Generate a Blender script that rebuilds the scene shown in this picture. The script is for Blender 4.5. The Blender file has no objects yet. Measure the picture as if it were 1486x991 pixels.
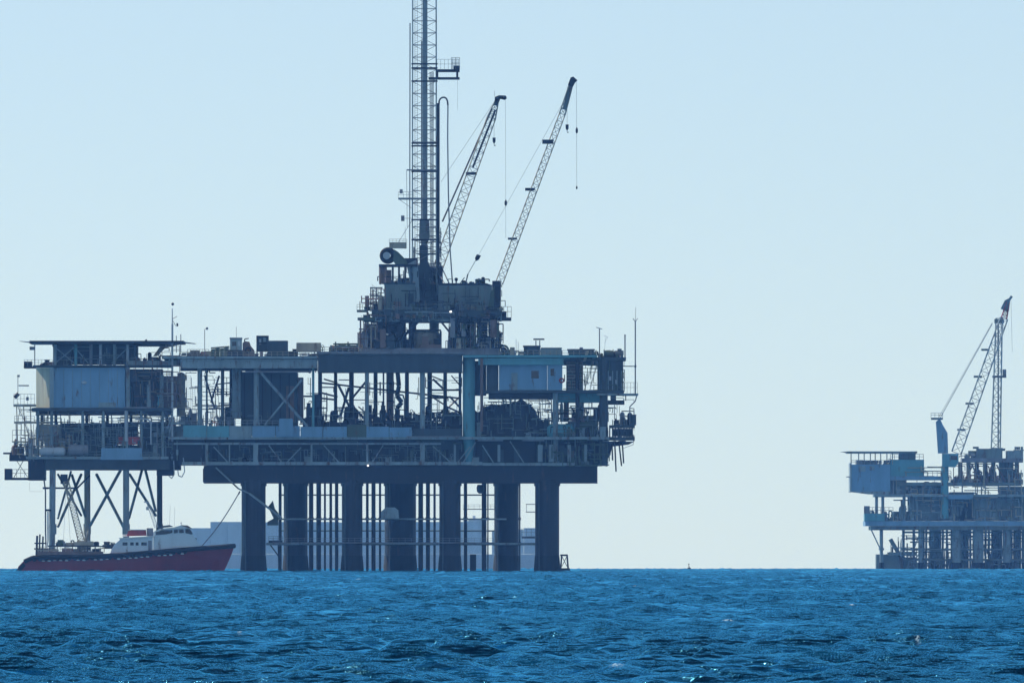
import bpy, math, random
import numpy as np
from mathutils import Vector

random.seed(7)
rng = np.random.default_rng(11)
scene = bpy.context.scene
COL = scene.collection

# ------------------------------------------------------------------ camera
# A long-lens picture from a beach: eye 3 m above the sea, the earth's curve
# hides the sea beyond about 6.7 km.
EYE = 3.0
EARTH = 7.4e6                       # effective radius with refraction
DIP = math.sqrt(2 * EYE / EARTH)    # angle of the sea horizon below level
F = 26667.0                         # focal length in pixels of a 1486 px wide frame
cam_data = bpy.data.cameras.new('camera')
cam = bpy.data.objects.new('camera', cam_data)
COL.objects.link(cam)
cam.location = (0, 0, EYE)
cam.rotation_euler = (math.pi / 2, 0, 0)
cam_data.sensor_width = 36.0
cam_data.lens = 36.0 * F / 1486.0
cam_data.shift_y = ((826 - DIP * F) - 495.5) / 1486.0
cam_data.clip_start = 1.0
cam_data.clip_end = 60000.0
scene.camera = cam

# ------------------------------------------------------------------ sky and sun
SUN_EL = math.radians(43)
SUN_AZ = math.radians(-52)          # measured from straight ahead (+Y) towards +X: behind the rigs, to the left
world = bpy.data.worlds.new('World')
scene.world = world
world.use_nodes = True
wn, wl = world.node_tree.nodes, world.node_tree.links
wn.clear()
sky = wn.new('ShaderNodeTexSky')
sky.sky_type = 'NISHITA'
sky.sun_disc = False
sky.sun_elevation = SUN_EL
sky.sun_rotation = SUN_AZ
sky.altitude = 0
sky.air_density = 0.50
sky.dust_density = 0.15
sky.ozone_density = 3.0
bg = wn.new('ShaderNodeBackground')
bg.inputs['Strength'].default_value = 0.113
wo = wn.new('ShaderNodeOutputWorld')
veil = wn.new('ShaderNodeMix'); veil.data_type = 'RGBA'      # thin even high haze over the whole dome
veil.inputs[0].default_value = 0.28
veil.inputs[7].default_value = (5.2, 6.8, 7.5, 1)
wl.new(sky.outputs[0], veil.inputs[6])
wl.new(veil.outputs[2], bg.inputs[0])
wl.new(bg.outputs[0], wo.inputs[0])
sun_data = bpy.data.lights.new('sun', 'SUN')
sun_data.energy = 5.0
sun_data.angle = math.radians(0.53)
sun_data.color = (1.0, 0.96, 0.90)
sun = bpy.data.objects.new('sun', sun_data)
COL.objects.link(sun)
sdir = Vector((math.sin(SUN_AZ) * math.cos(SUN_EL), math.cos(SUN_AZ) * math.cos(SUN_EL), math.sin(SUN_EL)))
sun.rotation_euler = sdir.to_track_quat('Z', 'Y').to_euler()
sun.location = (-300, 300, 400)

vs = scene.view_settings
vs.view_transform = 'Standard'
vs.look = 'None'
vs.exposure = 0.0
vs.gamma = 1.0
vs.use_curve_mapping = False
scene.cycles.max_bounces = 5
scene.cycles.diffuse_bounces = 2
scene.cycles.glossy_bounces = 3
scene.cycles.volume_bounces = 1
scene.cycles.use_denoising = True

# ------------------------------------------------------------------ materials
def shader(name):
    m = bpy.data.materials.new(name)
    m.use_nodes = True
    n, l = m.node_tree.nodes, m.node_tree.links
    return m, n, l, n['Principled BSDF']

def paint(name, col, rough=0.55, metal=0.0, var=0.35, rust=0.0, rustcol=(0.13, 0.06, 0.035), scale=0.35):
    """painted or bare steel: blotchy tone, vertical run-off streaks, patches of rust"""
    m, n, l, b = shader(name)
    tc = n.new('ShaderNodeTexCoord')
    mp = n.new('ShaderNodeMapping'); mp.inputs['Scale'].default_value = (1, 1, 0.22)
    l.new(tc.outputs['Object'], mp.inputs[0])
    nz = n.new('ShaderNodeTexNoise'); nz.inputs['Scale'].default_value = scale
    nz.inputs['Detail'].default_value = 6; nz.inputs['Roughness'].default_value = 0.65
    l.new(mp.outputs[0], nz.inputs['Vector'])
    r1 = n.new('ShaderNodeMapRange'); r1.inputs['From Min'].default_value = 0.3; r1.inputs['From Max'].default_value = 0.7
    r1.inputs['To Min'].default_value = 1 - var; r1.inputs['To Max'].default_value = 1 + var * 0.6
    l.new(nz.outputs[0], r1.inputs[0])
    mul = n.new('ShaderNodeMix'); mul.data_type = 'RGBA'; mul.blend_type = 'MULTIPLY'; mul.inputs[0].default_value = 1
    mul.inputs[6].default_value = (*col, 1)
    l.new(r1.outputs[0], mul.inputs[7])
    out = mul.outputs[2]
    if rust > 0:
        n2 = n.new('ShaderNodeTexNoise'); n2.inputs['Scale'].default_value = scale * 2.3
        n2.inputs['Detail'].default_value = 8; n2.inputs['Roughness'].default_value = 0.7
        l.new(mp.outputs[0], n2.inputs['Vector'])
        r2 = n.new('ShaderNodeMapRange'); r2.inputs['From Min'].default_value = 0.62 - rust * 0.25
        r2.inputs['From Max'].default_value = 0.72 - rust * 0.2
        l.new(n2.outputs[0], r2.inputs[0])
        mx = n.new('ShaderNodeMix'); mx.data_type = 'RGBA'
        l.new(r2.outputs[0], mx.inputs[0]); l.new(out, mx.inputs[6]); mx.inputs[7].default_value = (*rustcol, 1)
        out = mx.outputs[2]
    l.new(out, b.inputs['Base Color'])
    b.inputs['Roughness'].default_value = rough
    b.inputs['Metallic'].default_value = metal
    return m

M = {
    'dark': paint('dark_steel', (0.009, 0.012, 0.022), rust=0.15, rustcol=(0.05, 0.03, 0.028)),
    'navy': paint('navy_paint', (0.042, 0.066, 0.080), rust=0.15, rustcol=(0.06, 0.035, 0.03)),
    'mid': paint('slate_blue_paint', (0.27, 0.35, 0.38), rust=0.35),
    'offwhite': paint('off_white_paint', (0.72, 0.79, 0.84), var=0.12, rust=0.06),
    'khaki': paint('khaki_paint', (0.26, 0.25, 0.17), var=0.3, rust=0.2),
    'slate': paint('slate_grey_paint', (0.18, 0.23, 0.22), rust=0.3),
    'blue': paint('light_blue_paint', (0.20, 0.37, 0.54), var=0.2, rust=0.12),
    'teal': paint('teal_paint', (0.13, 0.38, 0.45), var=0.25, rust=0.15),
    'pale': paint('pale_grey_paint', (0.48, 0.52, 0.56), var=0.2, rust=0.15),
    'white': paint('white_paint', (0.78, 0.78, 0.76), var=0.12, rust=0.08),
    'tan': paint('tan_paint', (0.46, 0.40, 0.30), var=0.3, rust=0.25),
    'green': paint('olive_paint', (0.085, 0.12, 0.075), var=0.4, rust=0.2),
    'red': paint('red_paint', (0.42, 0.055, 0.04), var=0.25, rust=0.05),
    'maroon': paint('maroon_hull_paint', (0.30, 0.026, 0.026), var=0.25, rust=0.1, rough=0.4),
    'rust': paint('rusty_steel', (0.24, 0.15, 0.115), var=0.4, rust=0.4),
    'black': paint('black_rubber', (0.016, 0.016, 0.018), rough=0.8),
    'grey': paint('grey_steel', (0.24, 0.25, 0.28), rust=0.2),
    'growth': paint('marine_growth', (0.010, 0.012, 0.013), rough=0.8, var=0.5, scale=1.2),
    'rope': paint('rope_fibre', (0.20, 0.20, 0.24), rough=0.9),
    'hazed_hull': paint('hazed_hull_grey', (0.50, 0.56, 0.62), var=0.1),  # ship hull: part of the distance haze is painted into this pale grey
    'hazed_box': paint('hazed_container_grey', (0.56, 0.62, 0.68), var=0.12),  # container colour lightened in place of thicker haze
}
m, n, l, b = shader('tinted_window_glass')
b.inputs['Base Color'].default_value = (0.012, 0.018, 0.024, 1); b.inputs['Roughness'].default_value = 0.08
M['glass'] = m
m, n, l, b = shader('lit_floodlight')
b.inputs['Base Color'].default_value = (0.9, 0.9, 0.9, 1)
b.inputs['Emission Color'].default_value = (1, 0.96, 0.9, 1); b.inputs['Emission Strength'].default_value = 2.5
M['lamp'] = m

# ------------------------------------------------------------------ coordinates and shapes
class Frame:
    """turns the elevation drawing (1486 x 991 units) of a thing at distance D into metres"""
    def __init__(self, D):
        self.D = D
        self.s = D / F
    def p(self, x, y, d=0.0):
        r = self.D + d
        return ((x - 743) / F * r, r, EYE + r * ((826 - y) / F - DIP))
FR = Frame(4000.0)
def use(D):
    global FR
    FR = Frame(D)

BOXF = [(0, 3, 2, 1), (4, 5, 6, 7), (0, 1, 5, 4), (1, 2, 6, 5), (2, 3, 7, 6), (3, 0, 4, 7)]
def B(x0, y0, x1, y1, d0, d1):
    """box: drawn rectangle x0..x1, y0 (top)..y1 (bottom), depth d0..d1 metres"""
    a = FR.p(x0, y1, (d0 + d1) / 2); c = FR.p(x1, y0, (d0 + d1) / 2)
    Y0, Y1 = FR.D + d0, FR.D + d1
    v = [(a[0], Y0, a[2]), (c[0], Y0, a[2]), (c[0], Y1, a[2]), (a[0], Y1, a[2]),
         (a[0], Y0, c[2]), (c[0], Y0, c[2]), (c[0], Y1, c[2]), (a[0], Y1, c[2])]
    return v, BOXF
def W(p0, p1, r0, r1=None, n=7, cap=True):
    """tube between two world points"""
    if r1 is None: r1 = r0
    p0, p1 = Vector(p0), Vector(p1)
    ax = (p1 - p0)
    if ax.length < 1e-6: ax = Vector((0, 0, 1e-3))
    ax.normalize()
    ref = Vector((0, 1, 0)) if abs(ax.y) < 0.9 else Vector((1, 0, 0))
    u = ax.cross(ref).normalized(); w = ax.cross(u).normalized()
    v = []
    off = math.pi / 4 if n == 4 else 0
    for p, r in ((p0, r0), (p1, r1)):
        for k in range(n):
            t = 2 * math.pi * k / n + off
            v.append(tuple(p + u * math.cos(t) * r + w * math.sin(t) * r))
    f = [(k, (k + 1) % n, n + (k + 1) % n, n + k) for k in range(n)]
    if cap: f += [tuple(range(n - 1, -1, -1)), tuple(range(n, 2 * n))]
    return v, f
def T(x0, y0, d0, x1, y1, d1, w, n=7, w1=None):
    """tube of drawn width w between two drawn points"""
    return W(FR.p(x0, y0, d0), FR.p(x1, y1, d1), w * FR.s / 2, None if w1 is None else w1 * FR.s / 2, n)
def PL(pts, w, n=6):
    g = []
    for a, c in zip(pts[:-1], pts[1:]):
        g.append(T(*a, *c, w, n))
    return g
def EX(pts, d0, d1):
    """drawn polygon given thickness from depth d0 to d1"""
    k = len(pts)
    v = [FR.p(x, y, d0) for x, y in pts] + [FR.p(x, y, d1) for x, y in pts]
    f = [tuple(range(k)), tuple(range(2 * k - 1, k - 1, -1))] + [((i + 1) % k, i, k + i, k + (i + 1) % k) for i in range(k)]
    return v, f
def LATHE(x, y, d, prof, n=16):
    """profile of (radius, height) in drawn units about a vertical axis at the drawn point"""
    c = FR.p(x, y, d); s = FR.s
    v = []; f = []
    for r, h in prof:
        for k in range(n):
            t = 2 * math.pi * k / n
            v.append((c[0] + r * s * math.cos(t), c[1] + r * s * math.sin(t), c[2] + h * s))
    for j in range(len(prof) - 1):
        for k in range(n):
            f.append((j * n + k, j * n + (k + 1) % n, (j + 1) * n + (k + 1) % n, (j + 1) * n + k))
    f.append(tuple(range(n - 1, -1, -1))); f.append(tuple((len(prof) - 1) * n + k for k in range(n)))
    return v, f
def TORUS(x, y, d, R, r, n=14, m=6):
    """ring facing the viewer"""
    c = FR.p(x, y, d); s = FR.s
    v = []; f = []
    for k in range(n):
        t = 2 * math.pi * k / n
        for j in range(m):
            q = 2 * math.pi * j / m
            rr = (R + r * math.cos(q)) * s
            v.append((c[0] + rr * math.cos(t), c[1] + r * s * math.sin(q), c[2] + rr * math.sin(t)))
    for k in range(n):
        for j in range(m):
            f.append((k * m + j, k * m + (j + 1) % m, ((k + 1) % n) * m + (j + 1) % m, ((k + 1) % n) * m + j))
    return v, f
def RAIL(x0, x1, y, d0, d1, h=7.5, step=10, w=0.55, sides='fblr'):
    """handrail round a rectangular deck: posts, top rail, knee rail"""
    g = []
    dd = d1 - d0
    def run(xa, da, xb, db):
        L = abs(xb - xa) + abs(db - da) / FR.s
        k = max(1, int(L / step))
        for i in range(k + 1):
            t = i / k
            g.append(T(xa + (xb - xa) * t, y, da + (db - da) * t, xa + (xb - xa) * t, y - h, da + (db - da) * t, w, 4))
        for hh in (h, h * 0.55):
            g.append(T(xa, y - hh, da, xb, y - hh, db, w, 4))
    if 'f' in sides: run(x0, d0, x1, d0)
    if 'b' in sides: run(x0, d1, x1, d1)
    if 'l' in sides: run(x0, d0, x0, d1)
    if 'r' in sides: run(x1, d0, x1, d1)
    return g

BASE = Vector((0, 0, 0))
def mesh_of(name, geos, mat):
    v = []; f = []
    for gv, gf in geos:
        o = len(v)
        v += [(p[0] - BASE.x, p[1] - BASE.y, p[2] - BASE.z) for p in gv]
        f += [tuple(i + o for i in q) for q in gf]
    me = bpy.data.meshes.new(name)
    me.from_pydata(v, [], f)
    me.materials.append(mat if not isinstance(mat, str) else M[mat])
    me.validate()
    return me
def flat(geos):
    out = []
    for g in geos:
        if isinstance(g, list): out += flat(g)
        else: out.append(g)
    return out
def tag(o, label, cat, group=None, kind=None):
    if label: o['label'] = label
    if cat: o['category'] = cat
    if group: o['group'] = group
    if kind: o['kind'] = kind
    return o
def thing(name, label, cat, base, group=None):
    """an Empty at the base of a thing; the parts made after it hang on it"""
    global BASE
    o = bpy.data.objects.new(name, None)
    COL.objects.link(o)
    BASE = Vector(FR.p(*base))
    o.location = BASE
    o.empty_display_size = 0.5
    return tag(o, label, cat, group)
def part(parent, name, mat, *geos, kind=None, label=None, smooth=False):
    o = bpy.data.objects.new(name, mesh_of(name, flat(geos), mat))
    COL.objects.link(o)
    o.parent = parent
    if kind: o['kind'] = kind
    if label: o['label'] = label
    if smooth:
        for q in o.data.polygons: q.use_smooth = True
    return o
def single(name, mat, label, cat, base, *geos, group=None):
    global BASE
    BASE = Vector(FR.p(*base))
    o = bpy.data.objects.new(name, mesh_of(name, flat(geos), mat))
    COL.objects.link(o)
    o.location = BASE
    return tag(o, label, cat, group)

#@@SEA
# ------------------------------------------------------------------ sea
def build_sea():
    near = list(np.geomspace(3, 350, 40))[:-1]
    rows = list(near)
    d = 350.0
    while d < 9600:
        rows.append(d); d += max(0.42, d * 0.00115)
    rows = np.array(rows)
    half = 743.0 / F * 1.22
    cols = np.linspace(-half, half, 330)
    outer = half + np.geomspace(0.0006, 0.5, 30)
    cols = np.concatenate([-outer[::-1], cols, outer])
    U, Dm = np.meshgrid(cols, rows)
    X = (U * Dm).astype(np.float64); Y = Dm.astype(np.float64)
    # wind sea: many directional waves, steep short chop riding on a low swell
    Z = np.zeros_like(X); DX = np.zeros_like(X); DY = np.zeros_like(X)
    ST = np.maximum(0.42, Dm * 0.00115)
    lam = np.concatenate([np.geomspace(1.1, 8.0, 72), np.geomspace(11, 34, 8)])
    for L in lam:
        k = 2 * math.pi / L
        th = rng.normal(0, 0.85) + math.radians(-78)
        a = 0.0215 * L ** 0.58 if L < 9.5 else 0.016
        a *= rng.uniform(0.6, 1.3) * 0.50
        ph = rng.uniform(0, 6.283)
        c, s = math.cos(th), math.sin(th)
        arg = k * (X * c + Y * s) + ph
        Z += a * np.cos(arg)
        q = 0.75
        sn = a * q * np.sin(arg)
        DX -= sn * c; DY -= sn * s
    # gusts: patches of rougher and calmer water
    G = np.zeros_like(X)
    for i in range(9):
        L = rng.uniform(40, 260); th = rng.uniform(0, 6.283)
        G += np.cos(2 * math.pi / L * (X * math.cos(th) + Y * 0.35 * math.sin(th)) + rng.uniform(0, 6.283))
    G = np.clip(1.0 + 0.05 * G, 0.8, 1.2)
    Z *= G; DX *= G; DY *= G
    fade = np.clip((np.abs(Dm) - 3) / 120, 0.15, 1)
    Z *= fade
    # a few small whitecaps: foam on the crest nearest to each spot
    foam = np.zeros_like(Z)
    for wx, wy, wr in ((11.5, 1620, .9), (8.6, 1600, .4), (9.6, 770, .55), (10.6, 772, .2), (2.3, 438, .35), (-13.5, 960, .2), (-4.2, 985, .22), (-7.0, 620, .15), (16.5, 1000, .3), (-20, 2200, .8), (14.0, 585, .16)):
        near = (np.abs(X - wx) < 2.5) & (np.abs(Y - wy) < 9)
        if not near.any(): continue
        k = np.argmax(np.where(near, Z, -9)); cx, cy = X.flat[k], Y.flat[k]
        rr = np.sqrt(((X - cx) / (wr * 0.9)) ** 2 + ((Y - cy) / max(wr, wy * .0016)) ** 2)
        foam = np.maximum(foam, np.clip(1.3 - 1.6 * rr, 0, 1))
    Zc = Z - (X * X + Y * Y) / (2 * EARTH)
    V = np.stack([X + DX, Y + DY, Zc], -1).reshape(-1, 3)
    nr, nc = X.shape
    i = np.arange((nr - 1) * (nc - 1)); r = i // (nc - 1); c = i % (nc - 1)
    a0 = r * nc + c
    quads = np.stack([a0, a0 + 1, a0 + nc + 1, a0 + nc], -1)
    me = bpy.data.meshes.new('sea')
    me.vertices.add(len(V)); me.vertices.foreach_set('co', V.astype(np.float32).ravel())
    me.loops.add(quads.size); me.loops.foreach_set('vertex_index', quads.astype(np.int32).ravel())
    me.polygons.add(len(quads))
    me.polygons.foreach_set('loop_start', np.arange(0, quads.size, 4, dtype=np.int32))
    me.polygons.foreach_set('use_smooth', np.ones(len(quads), dtype=bool))
    at = me.attributes.new('foam', 'FLOAT', 'POINT')
    at.data.foreach_set('value', foam.astype(np.float32).ravel())
    me.update(calc_edges=True)
    o = bpy.data.objects.new('sea', me)
    COL.objects.link(o)
    o['kind'] = 'structure'
    m, n, l, b = shader('sea_water')
    tc = n.new('ShaderNodeTexCoord')
    n.remove(b)
    body = n.new('ShaderNodeBsdfDiffuse'); body.inputs['Color'].default_value = (0.0003, 0.028, 0.072, 1)
    refl = n.new('ShaderNodeBsdfGlossy'); refl.inputs['Color'].default_value = (0.16, 0.69, 1.0, 1); refl.inputs['Roughness'].default_value = 0.07
    fres = n.new('ShaderNodeFresnel'); fres.inputs['IOR'].default_value = 1.33
    b = n.new('ShaderNodeMixShader')
    l.new(fres.outputs[0], b.inputs[0]); l.new(body.outputs[0], b.inputs[1]); l.new(refl.outputs[0], b.inputs[2])
    mp = n.new('ShaderNodeMapping'); mp.inputs['Scale'].default_value = (1.0, 0.6, 1.0)
    l.new(tc.outputs['Object'], mp.inputs[0])
    n1 = n.new('ShaderNodeTexNoise'); n1.inputs['Scale'].default_value = 1.1; n1.inputs['Detail'].default_value = 5
    n1.inputs['Roughness'].default_value = 0.6
    l.new(mp.outputs[0], n1.inputs['Vector'])
    bp = n.new('ShaderNodeBump'); bp.inputs['Strength'].default_value = 1.0; bp.inputs['Distance'].default_value = 0.42
    mg = n.new('ShaderNodeMapping'); mg.inputs['Scale'].default_value = (0.16, 0.008, 1.0)
    l.new(tc.outputs['Object'], mg.inputs[0])
    ng = n.new('ShaderNodeTexNoise'); ng.inputs['Scale'].default_value = 1.0; ng.inputs['Detail'].default_value = 4; ng.inputs['Roughness'].default_value = 0.65
    l.new(mg.outputs[0], ng.inputs['Vector'])
    gr = n.new('ShaderNodeMapRange'); gr.inputs['From Min'].default_value = 0.36; gr.inputs['From Max'].default_value = 0.64
    gr.inputs['To Min'].default_value = 0.15; gr.inputs['To Max'].default_value = 1.9
    l.new(ng.outputs[0], gr.inputs[0])
    hm = n.new('ShaderNodeMath'); hm.operation = 'MULTIPLY'
    l.new(n1.outputs[0], hm.inputs[0]); l.new(gr.outputs[0], hm.inputs[1])
    l.new(hm.outputs[0], bp.inputs['Height'])
    for q in (body, refl, fres): l.new(bp.outputs[0], q.inputs['Normal'])
    fa = n.new('ShaderNodeAttribute'); fa.attribute_name = 'foam'
    fn = n.new('ShaderNodeTexNoise'); fn.inputs['Scale'].default_value = 13; fn.inputs['Detail'].default_value = 4
    l.new(tc.outputs['Object'], fn.inputs['Vector'])
    fr = n.new('ShaderNodeMapRange'); fr.inputs['From Min'].default_value = 0.44; fr.inputs['From Max'].default_value = 0.56
    l.new(fn.outputs[0], fr.inputs[0])
    fm = n.new('ShaderNodeMath'); fm.operation = 'MULTIPLY'
    l.new(fr.outputs[0], fm.inputs[0]); l.new(fa.outputs['Fac'], fm.inputs[1])
    fb = n.new('ShaderNodeBsdfDiffuse'); fb.inputs['Color'].default_value = (0.40, 0.55, 0.66, 1)
    mix = n.new('ShaderNodeMixShader')
    l.new(fm.outputs[0], mix.inputs[0]); l.new(b.outputs[0], mix.inputs[1]); l.new(fb.outputs[0], mix.inputs[2])
    l.new(mix.outputs[0], n['Material Output'].inputs['Surface'])
    me.materials.append(m)
build_sea()
#@@HAZE
# ------------------------------------------------------------------ air
def build_haze():
    x, y0, y1, z0, z1 = 6400, -30, 9700, -11, 148
    v = [(-x, y0, z0), (x, y0, z0), (x, y1, z0), (-x, y1, z0), (-x, y0, z1), (x, y0, z1), (x, y1, z1), (-x, y1, z1)]
    me = bpy.data.meshes.new('haze'); me.from_pydata(v, [], BOXF)
    o = bpy.data.objects.new('haze', me); COL.objects.link(o); o['kind'] = 'stuff'
    o['label'] = 'thin blue sea haze between the shore and the horizon'
    m = bpy.data.materials.new('haze_air'); m.use_nodes = True
    n, l = m.node_tree.nodes, m.node_tree.links; n.clear()
    pv = n.new('ShaderNodeVolumePrincipled')
    pv.inputs['Color'].default_value = (0.17, 0.43, 1.0, 1)
    pv.inputs['Absorption Color'].default_value = (1, 1, 1, 1)
    pv.inputs['Density'].default_value = 2.9e-5
    pv.inputs['Anisotropy'].default_value = 0.35
    out = n.new('ShaderNodeOutputMaterial')
    l.new(pv.outputs[0], out.inputs['Volume'])
    me.materials.append(m)
build_haze()
#@@PLATFORMS
# ------------------------------------------------------------------ builders shared by the platforms
def clutter(par, x0, x1, yb, h, d0, d1, n, mats, seed):
    """machinery standing on a deck: every item its own part"""
    q = random.Random(seed)
    for i in range(n):
        x = q.uniform(x0, x1); d = q.uniform(d0, d1); m = q.choice(mats); hh = h * q.uniform(0.35, 1.0)
        k = q.randrange(6)
        if k == 0:
            w = q.uniform(5, 11)
            part(par, 'cabinet', m, B(x - w / 2, yb - hh, x + w / 2, yb, d, d + 2), B(x - w / 2 - .5, yb - hh - .8, x + w / 2 + .5, yb - hh, d - .1, d + 2.1))
        elif k == 1:
            w = q.uniform(4, 8)
            part(par, 'tank', m, LATHE(x, yb, d + 1, [(w / 2, 0), (w / 2, hh * .8), (w * .38, hh * .93), (w * .12, hh)], 12))
        elif k == 2:
            w = q.uniform(8, 15)
            part(par, 'pump_skid', m, B(x - w / 2, yb - 1.5, x + w / 2, yb, d, d + 1.6), T(x - w * .4, yb - 4, d + .8, x + w * .15, yb - 4, d + .8, 4, 8), B(x + w * .2, yb - 6, x + w * .42, yb - 1.5, d + .3, d + 1.3))
        elif k == 3:
            t = q.uniform(3, 9) * q.choice((-1, 1))
            part(par, 'pipe', m, PL([(x, yb, d), (x, yb - hh, d), (x + t, yb - hh, d), (x + t, yb - hh * .4, d)], q.uniform(1.0, 1.9)))
        elif k == 4:
            part(par, 'valve_stand', m, T(x, yb, d, x, yb - hh * .7, d, 1.2, 5), TORUS(x, yb - hh * .78, d, 2.0, .45, 10, 4), B(x - 1.6, yb - hh * .4, x + 1.6, yb - hh * .2, d - .2, d + .3))
        else:
            w = q.uniform(4, 9)
            part(par, 'crate', m, B(x - w / 2, yb - hh * .55, x + w / 2, yb, d, d + 1.5), B(x - w * .3, yb - hh * .75, x + w * .1, yb - hh * .55, d + .2, d + 1.2))
def pipework(par, x0, x1, y0, y1, d0, d1, n, m, seed, w=(0.8, 1.8)):
    """a tangle of thin pipe runs too small to tell apart"""
    q = random.Random(seed); g = []
    for i in range(n):
        d = q.uniform(d0, d1); x = q.uniform(x0, x1); y = q.uniform(y0, y1); ww = q.uniform(*w)
        if q.random() < .5:
            xe = min(x1, x + q.uniform(8, 40)); ye = min(y1, y + q.uniform(2, 14))
            g += PL([(x, y, d), (xe, y, d), (xe, ye, d)], ww, 5)
        else:
            ye = min(y1, y + q.uniform(6, 30)); xe = min(x1, x + q.uniform(-3, 10))
            g += PL([(x, y, d), (x, ye, d), (xe, ye, d)], ww, 5)
    return part(par, 'pipework', m, g, kind='stuff')
def girder(par, name, m, x0, y0, x1, y1, d, t=.5, step=22, ms=None):
    """plate girder: web, flanges, and vertical stiffeners as sub-parts"""
    g = part(par, name, m, B(x0, y0, x1, y1, d, d + t), B(x0 - .3, y0 - .4, x1 + .3, y0 + .9, d - .25, d + t + .25), B(x0 - .3, y1 - .9, x1 + .3, y1 + .4, d - .25, d + t + .25))
    k = int((x1 - x0) / step)
    for i in range(1, k):
        x = x0 + (x1 - x0) * i / k
        part(g, 'stiffener', ms or m, B(x - .4, y0 + .9, x + .4, y1 - .9, d - .2, d - .003))
    return g
def ladder(par, x, y0, y1, d, w=3.2, m='grey'):
    g = [T(x - w / 2, y0, d, x - w / 2, y1, d, .6, 4), T(x + w / 2, y0, d, x + w / 2, y1, d, .6, 4)]
    y = y0 + 1
    while y < y1:
        g.append(T(x - w / 2, y, d, x + w / 2, y, d, .45, 4)); y += 2.6
    return part(par, 'ladder', m, g)
def stairs(par, x0, y0, x1, y1, d, m='grey'):
    g = [T(x0, y0, d, x1, y1, d, 1, 4), T(x0, y0, d + 1, x1, y1, d + 1, 1, 4), T(x0, y0 - 6, d, x1, y1 - 6, d, .5, 4), T(x0, y0 - 6, d + 1, x1, y1 - 6, d + 1, .5, 4)]
    k = max(3, int(abs(y1 - y0) / 1.6))
    for i in range(k + 1):
        t = i / k; x = x0 + (x1 - x0) * t; y = y0 + (y1 - y0) * t
        g.append(B(x - .9, y - .15, x + .9, y + .15, d, d + 1))
        if i % 3 == 0: g.append(T(x, y, d, x, y - 6, d, .5, 4))
    return part(par, 'stairs', m, g)
def lattice(par, a, c, wa, wc, bays, mats, cw=1.3, lw=.7, prefix='', girts=True, taper_top=0, head_m=None):
    """square lattice: four chords, a ring of girts at each bay (parts), zig-zag lacing (one part)"""
    A = Vector(FR.p(*a)); C = Vector(FR.p(*c)); s = FR.s
    ax = (C - A).normalized(); dv = Vector((0, 1, 0)); u = ax.cross(dv).normalized(); dv = u.cross(ax).normalized()
    cm, lm = mats
    def corner(t, k):
        w = (wa + (wc - wa) * t) * s / 2
        if taper_top and t > 1 - taper_top: w *= max(.18, (1 - t) / taper_top)
        if taper_top and t < taper_top * .6: w *= max(.35, t / (taper_top * .6))
        p = A + (C - A) * t
        return p + u * w * (1, 1, -1, -1)[k] + dv * w * (1, -1, -1, 1)[k]
    for k in range(4):
        segs = [W(corner(i / bays, k), corner((i + 1) / bays, k), cw * s / 2, None, 5) for i in range(bays)]
        part(par, prefix + 'chord', cm, segs)
    lace = []
    for i in range(bays + 1):
        ring = [W(corner(i / bays, k), corner(i / bays, (k + 1) % 4), lw * s / 2, None, 4) for k in range(4)]
        if girts: part(par, prefix + 'girt', lm, ring)
        else: lace += ring
        if i < bays:
            for k in range(4):
                e = (i + k) % 2
                lace.append(W(corner((i + e) / bays, k), corner((i + 1 - e) / bays, (k + 1) % 4), lw * s / 2, None, 4))
    return part(par, prefix + 'lacing', lm, lace, kind='stuff')
def hookblock(par, x, y0, y1, d, m='black', h=9, w=4):
    part(par, 'hoist_cable', 'dark', T(x, y0, d, x, y1, d, .55, 4))
    hb = part(par, 'hook_block', m, EX([(x - w / 2, y1), (x + w / 2, y1), (x + w * .45, y1 + h * .55), (x + w * .1, y1 + h * .8), (x - w * .1, y1 + h * .8), (x - w * .45, y1 + h * .55)], d - .25, d + .25))
    part(hb, 'hook', m, PL([(x, y1 + h * .75, d), (x, y1 + h, d), (x + 1.4, y1 + h * 1.12, d), (x + 1.8, y1 + h * .95, d)], .9, 5))

# ------------------------------------------------------------------ main drilling platform
use(4000)
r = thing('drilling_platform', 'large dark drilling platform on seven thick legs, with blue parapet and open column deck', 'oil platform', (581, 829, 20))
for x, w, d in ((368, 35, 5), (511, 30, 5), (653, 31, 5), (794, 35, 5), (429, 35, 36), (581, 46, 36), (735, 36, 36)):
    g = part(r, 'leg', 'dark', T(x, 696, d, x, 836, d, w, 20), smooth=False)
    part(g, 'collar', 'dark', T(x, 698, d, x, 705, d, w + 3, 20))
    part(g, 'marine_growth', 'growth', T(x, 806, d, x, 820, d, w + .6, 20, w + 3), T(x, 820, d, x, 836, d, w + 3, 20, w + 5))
    part(g, 'riser_pipe', 'navy', T(x - w * .33, 700, d - w * FR.s * .45, x - w * .33, 836, d - w * FR.s * .45, 2.2, 6))
for x, w, d in ((451.5, 6.5, 14), (462.5, 7, 20), (471.5, 3, 24), (480, 4, 15), (488.5, 5, 27), (533, 4, 18), (542, 6, 13), (551.5, 3.4, 25),
                (610.5, 7, 17), (621, 6, 22), (630.6, 3.4, 14), (675.5, 5, 20), (702.5, 7, 15), (406.5, 4.5, 22), (754.2, 2.2, 30), (708, 2, 24)):
    g = part(r, 'conductor_pipe', 'dark', T(x, 698, d, x, 836, d, w, 10))
    part(g, 'guide_ring', 'dark', T(x, 750.5, d, x, 754.5, d, w + 1.6, 10))
    part(g, 'guide_ring', 'dark', T(x, 786, d, x, 791, d, w + 1.6, 10))
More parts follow.
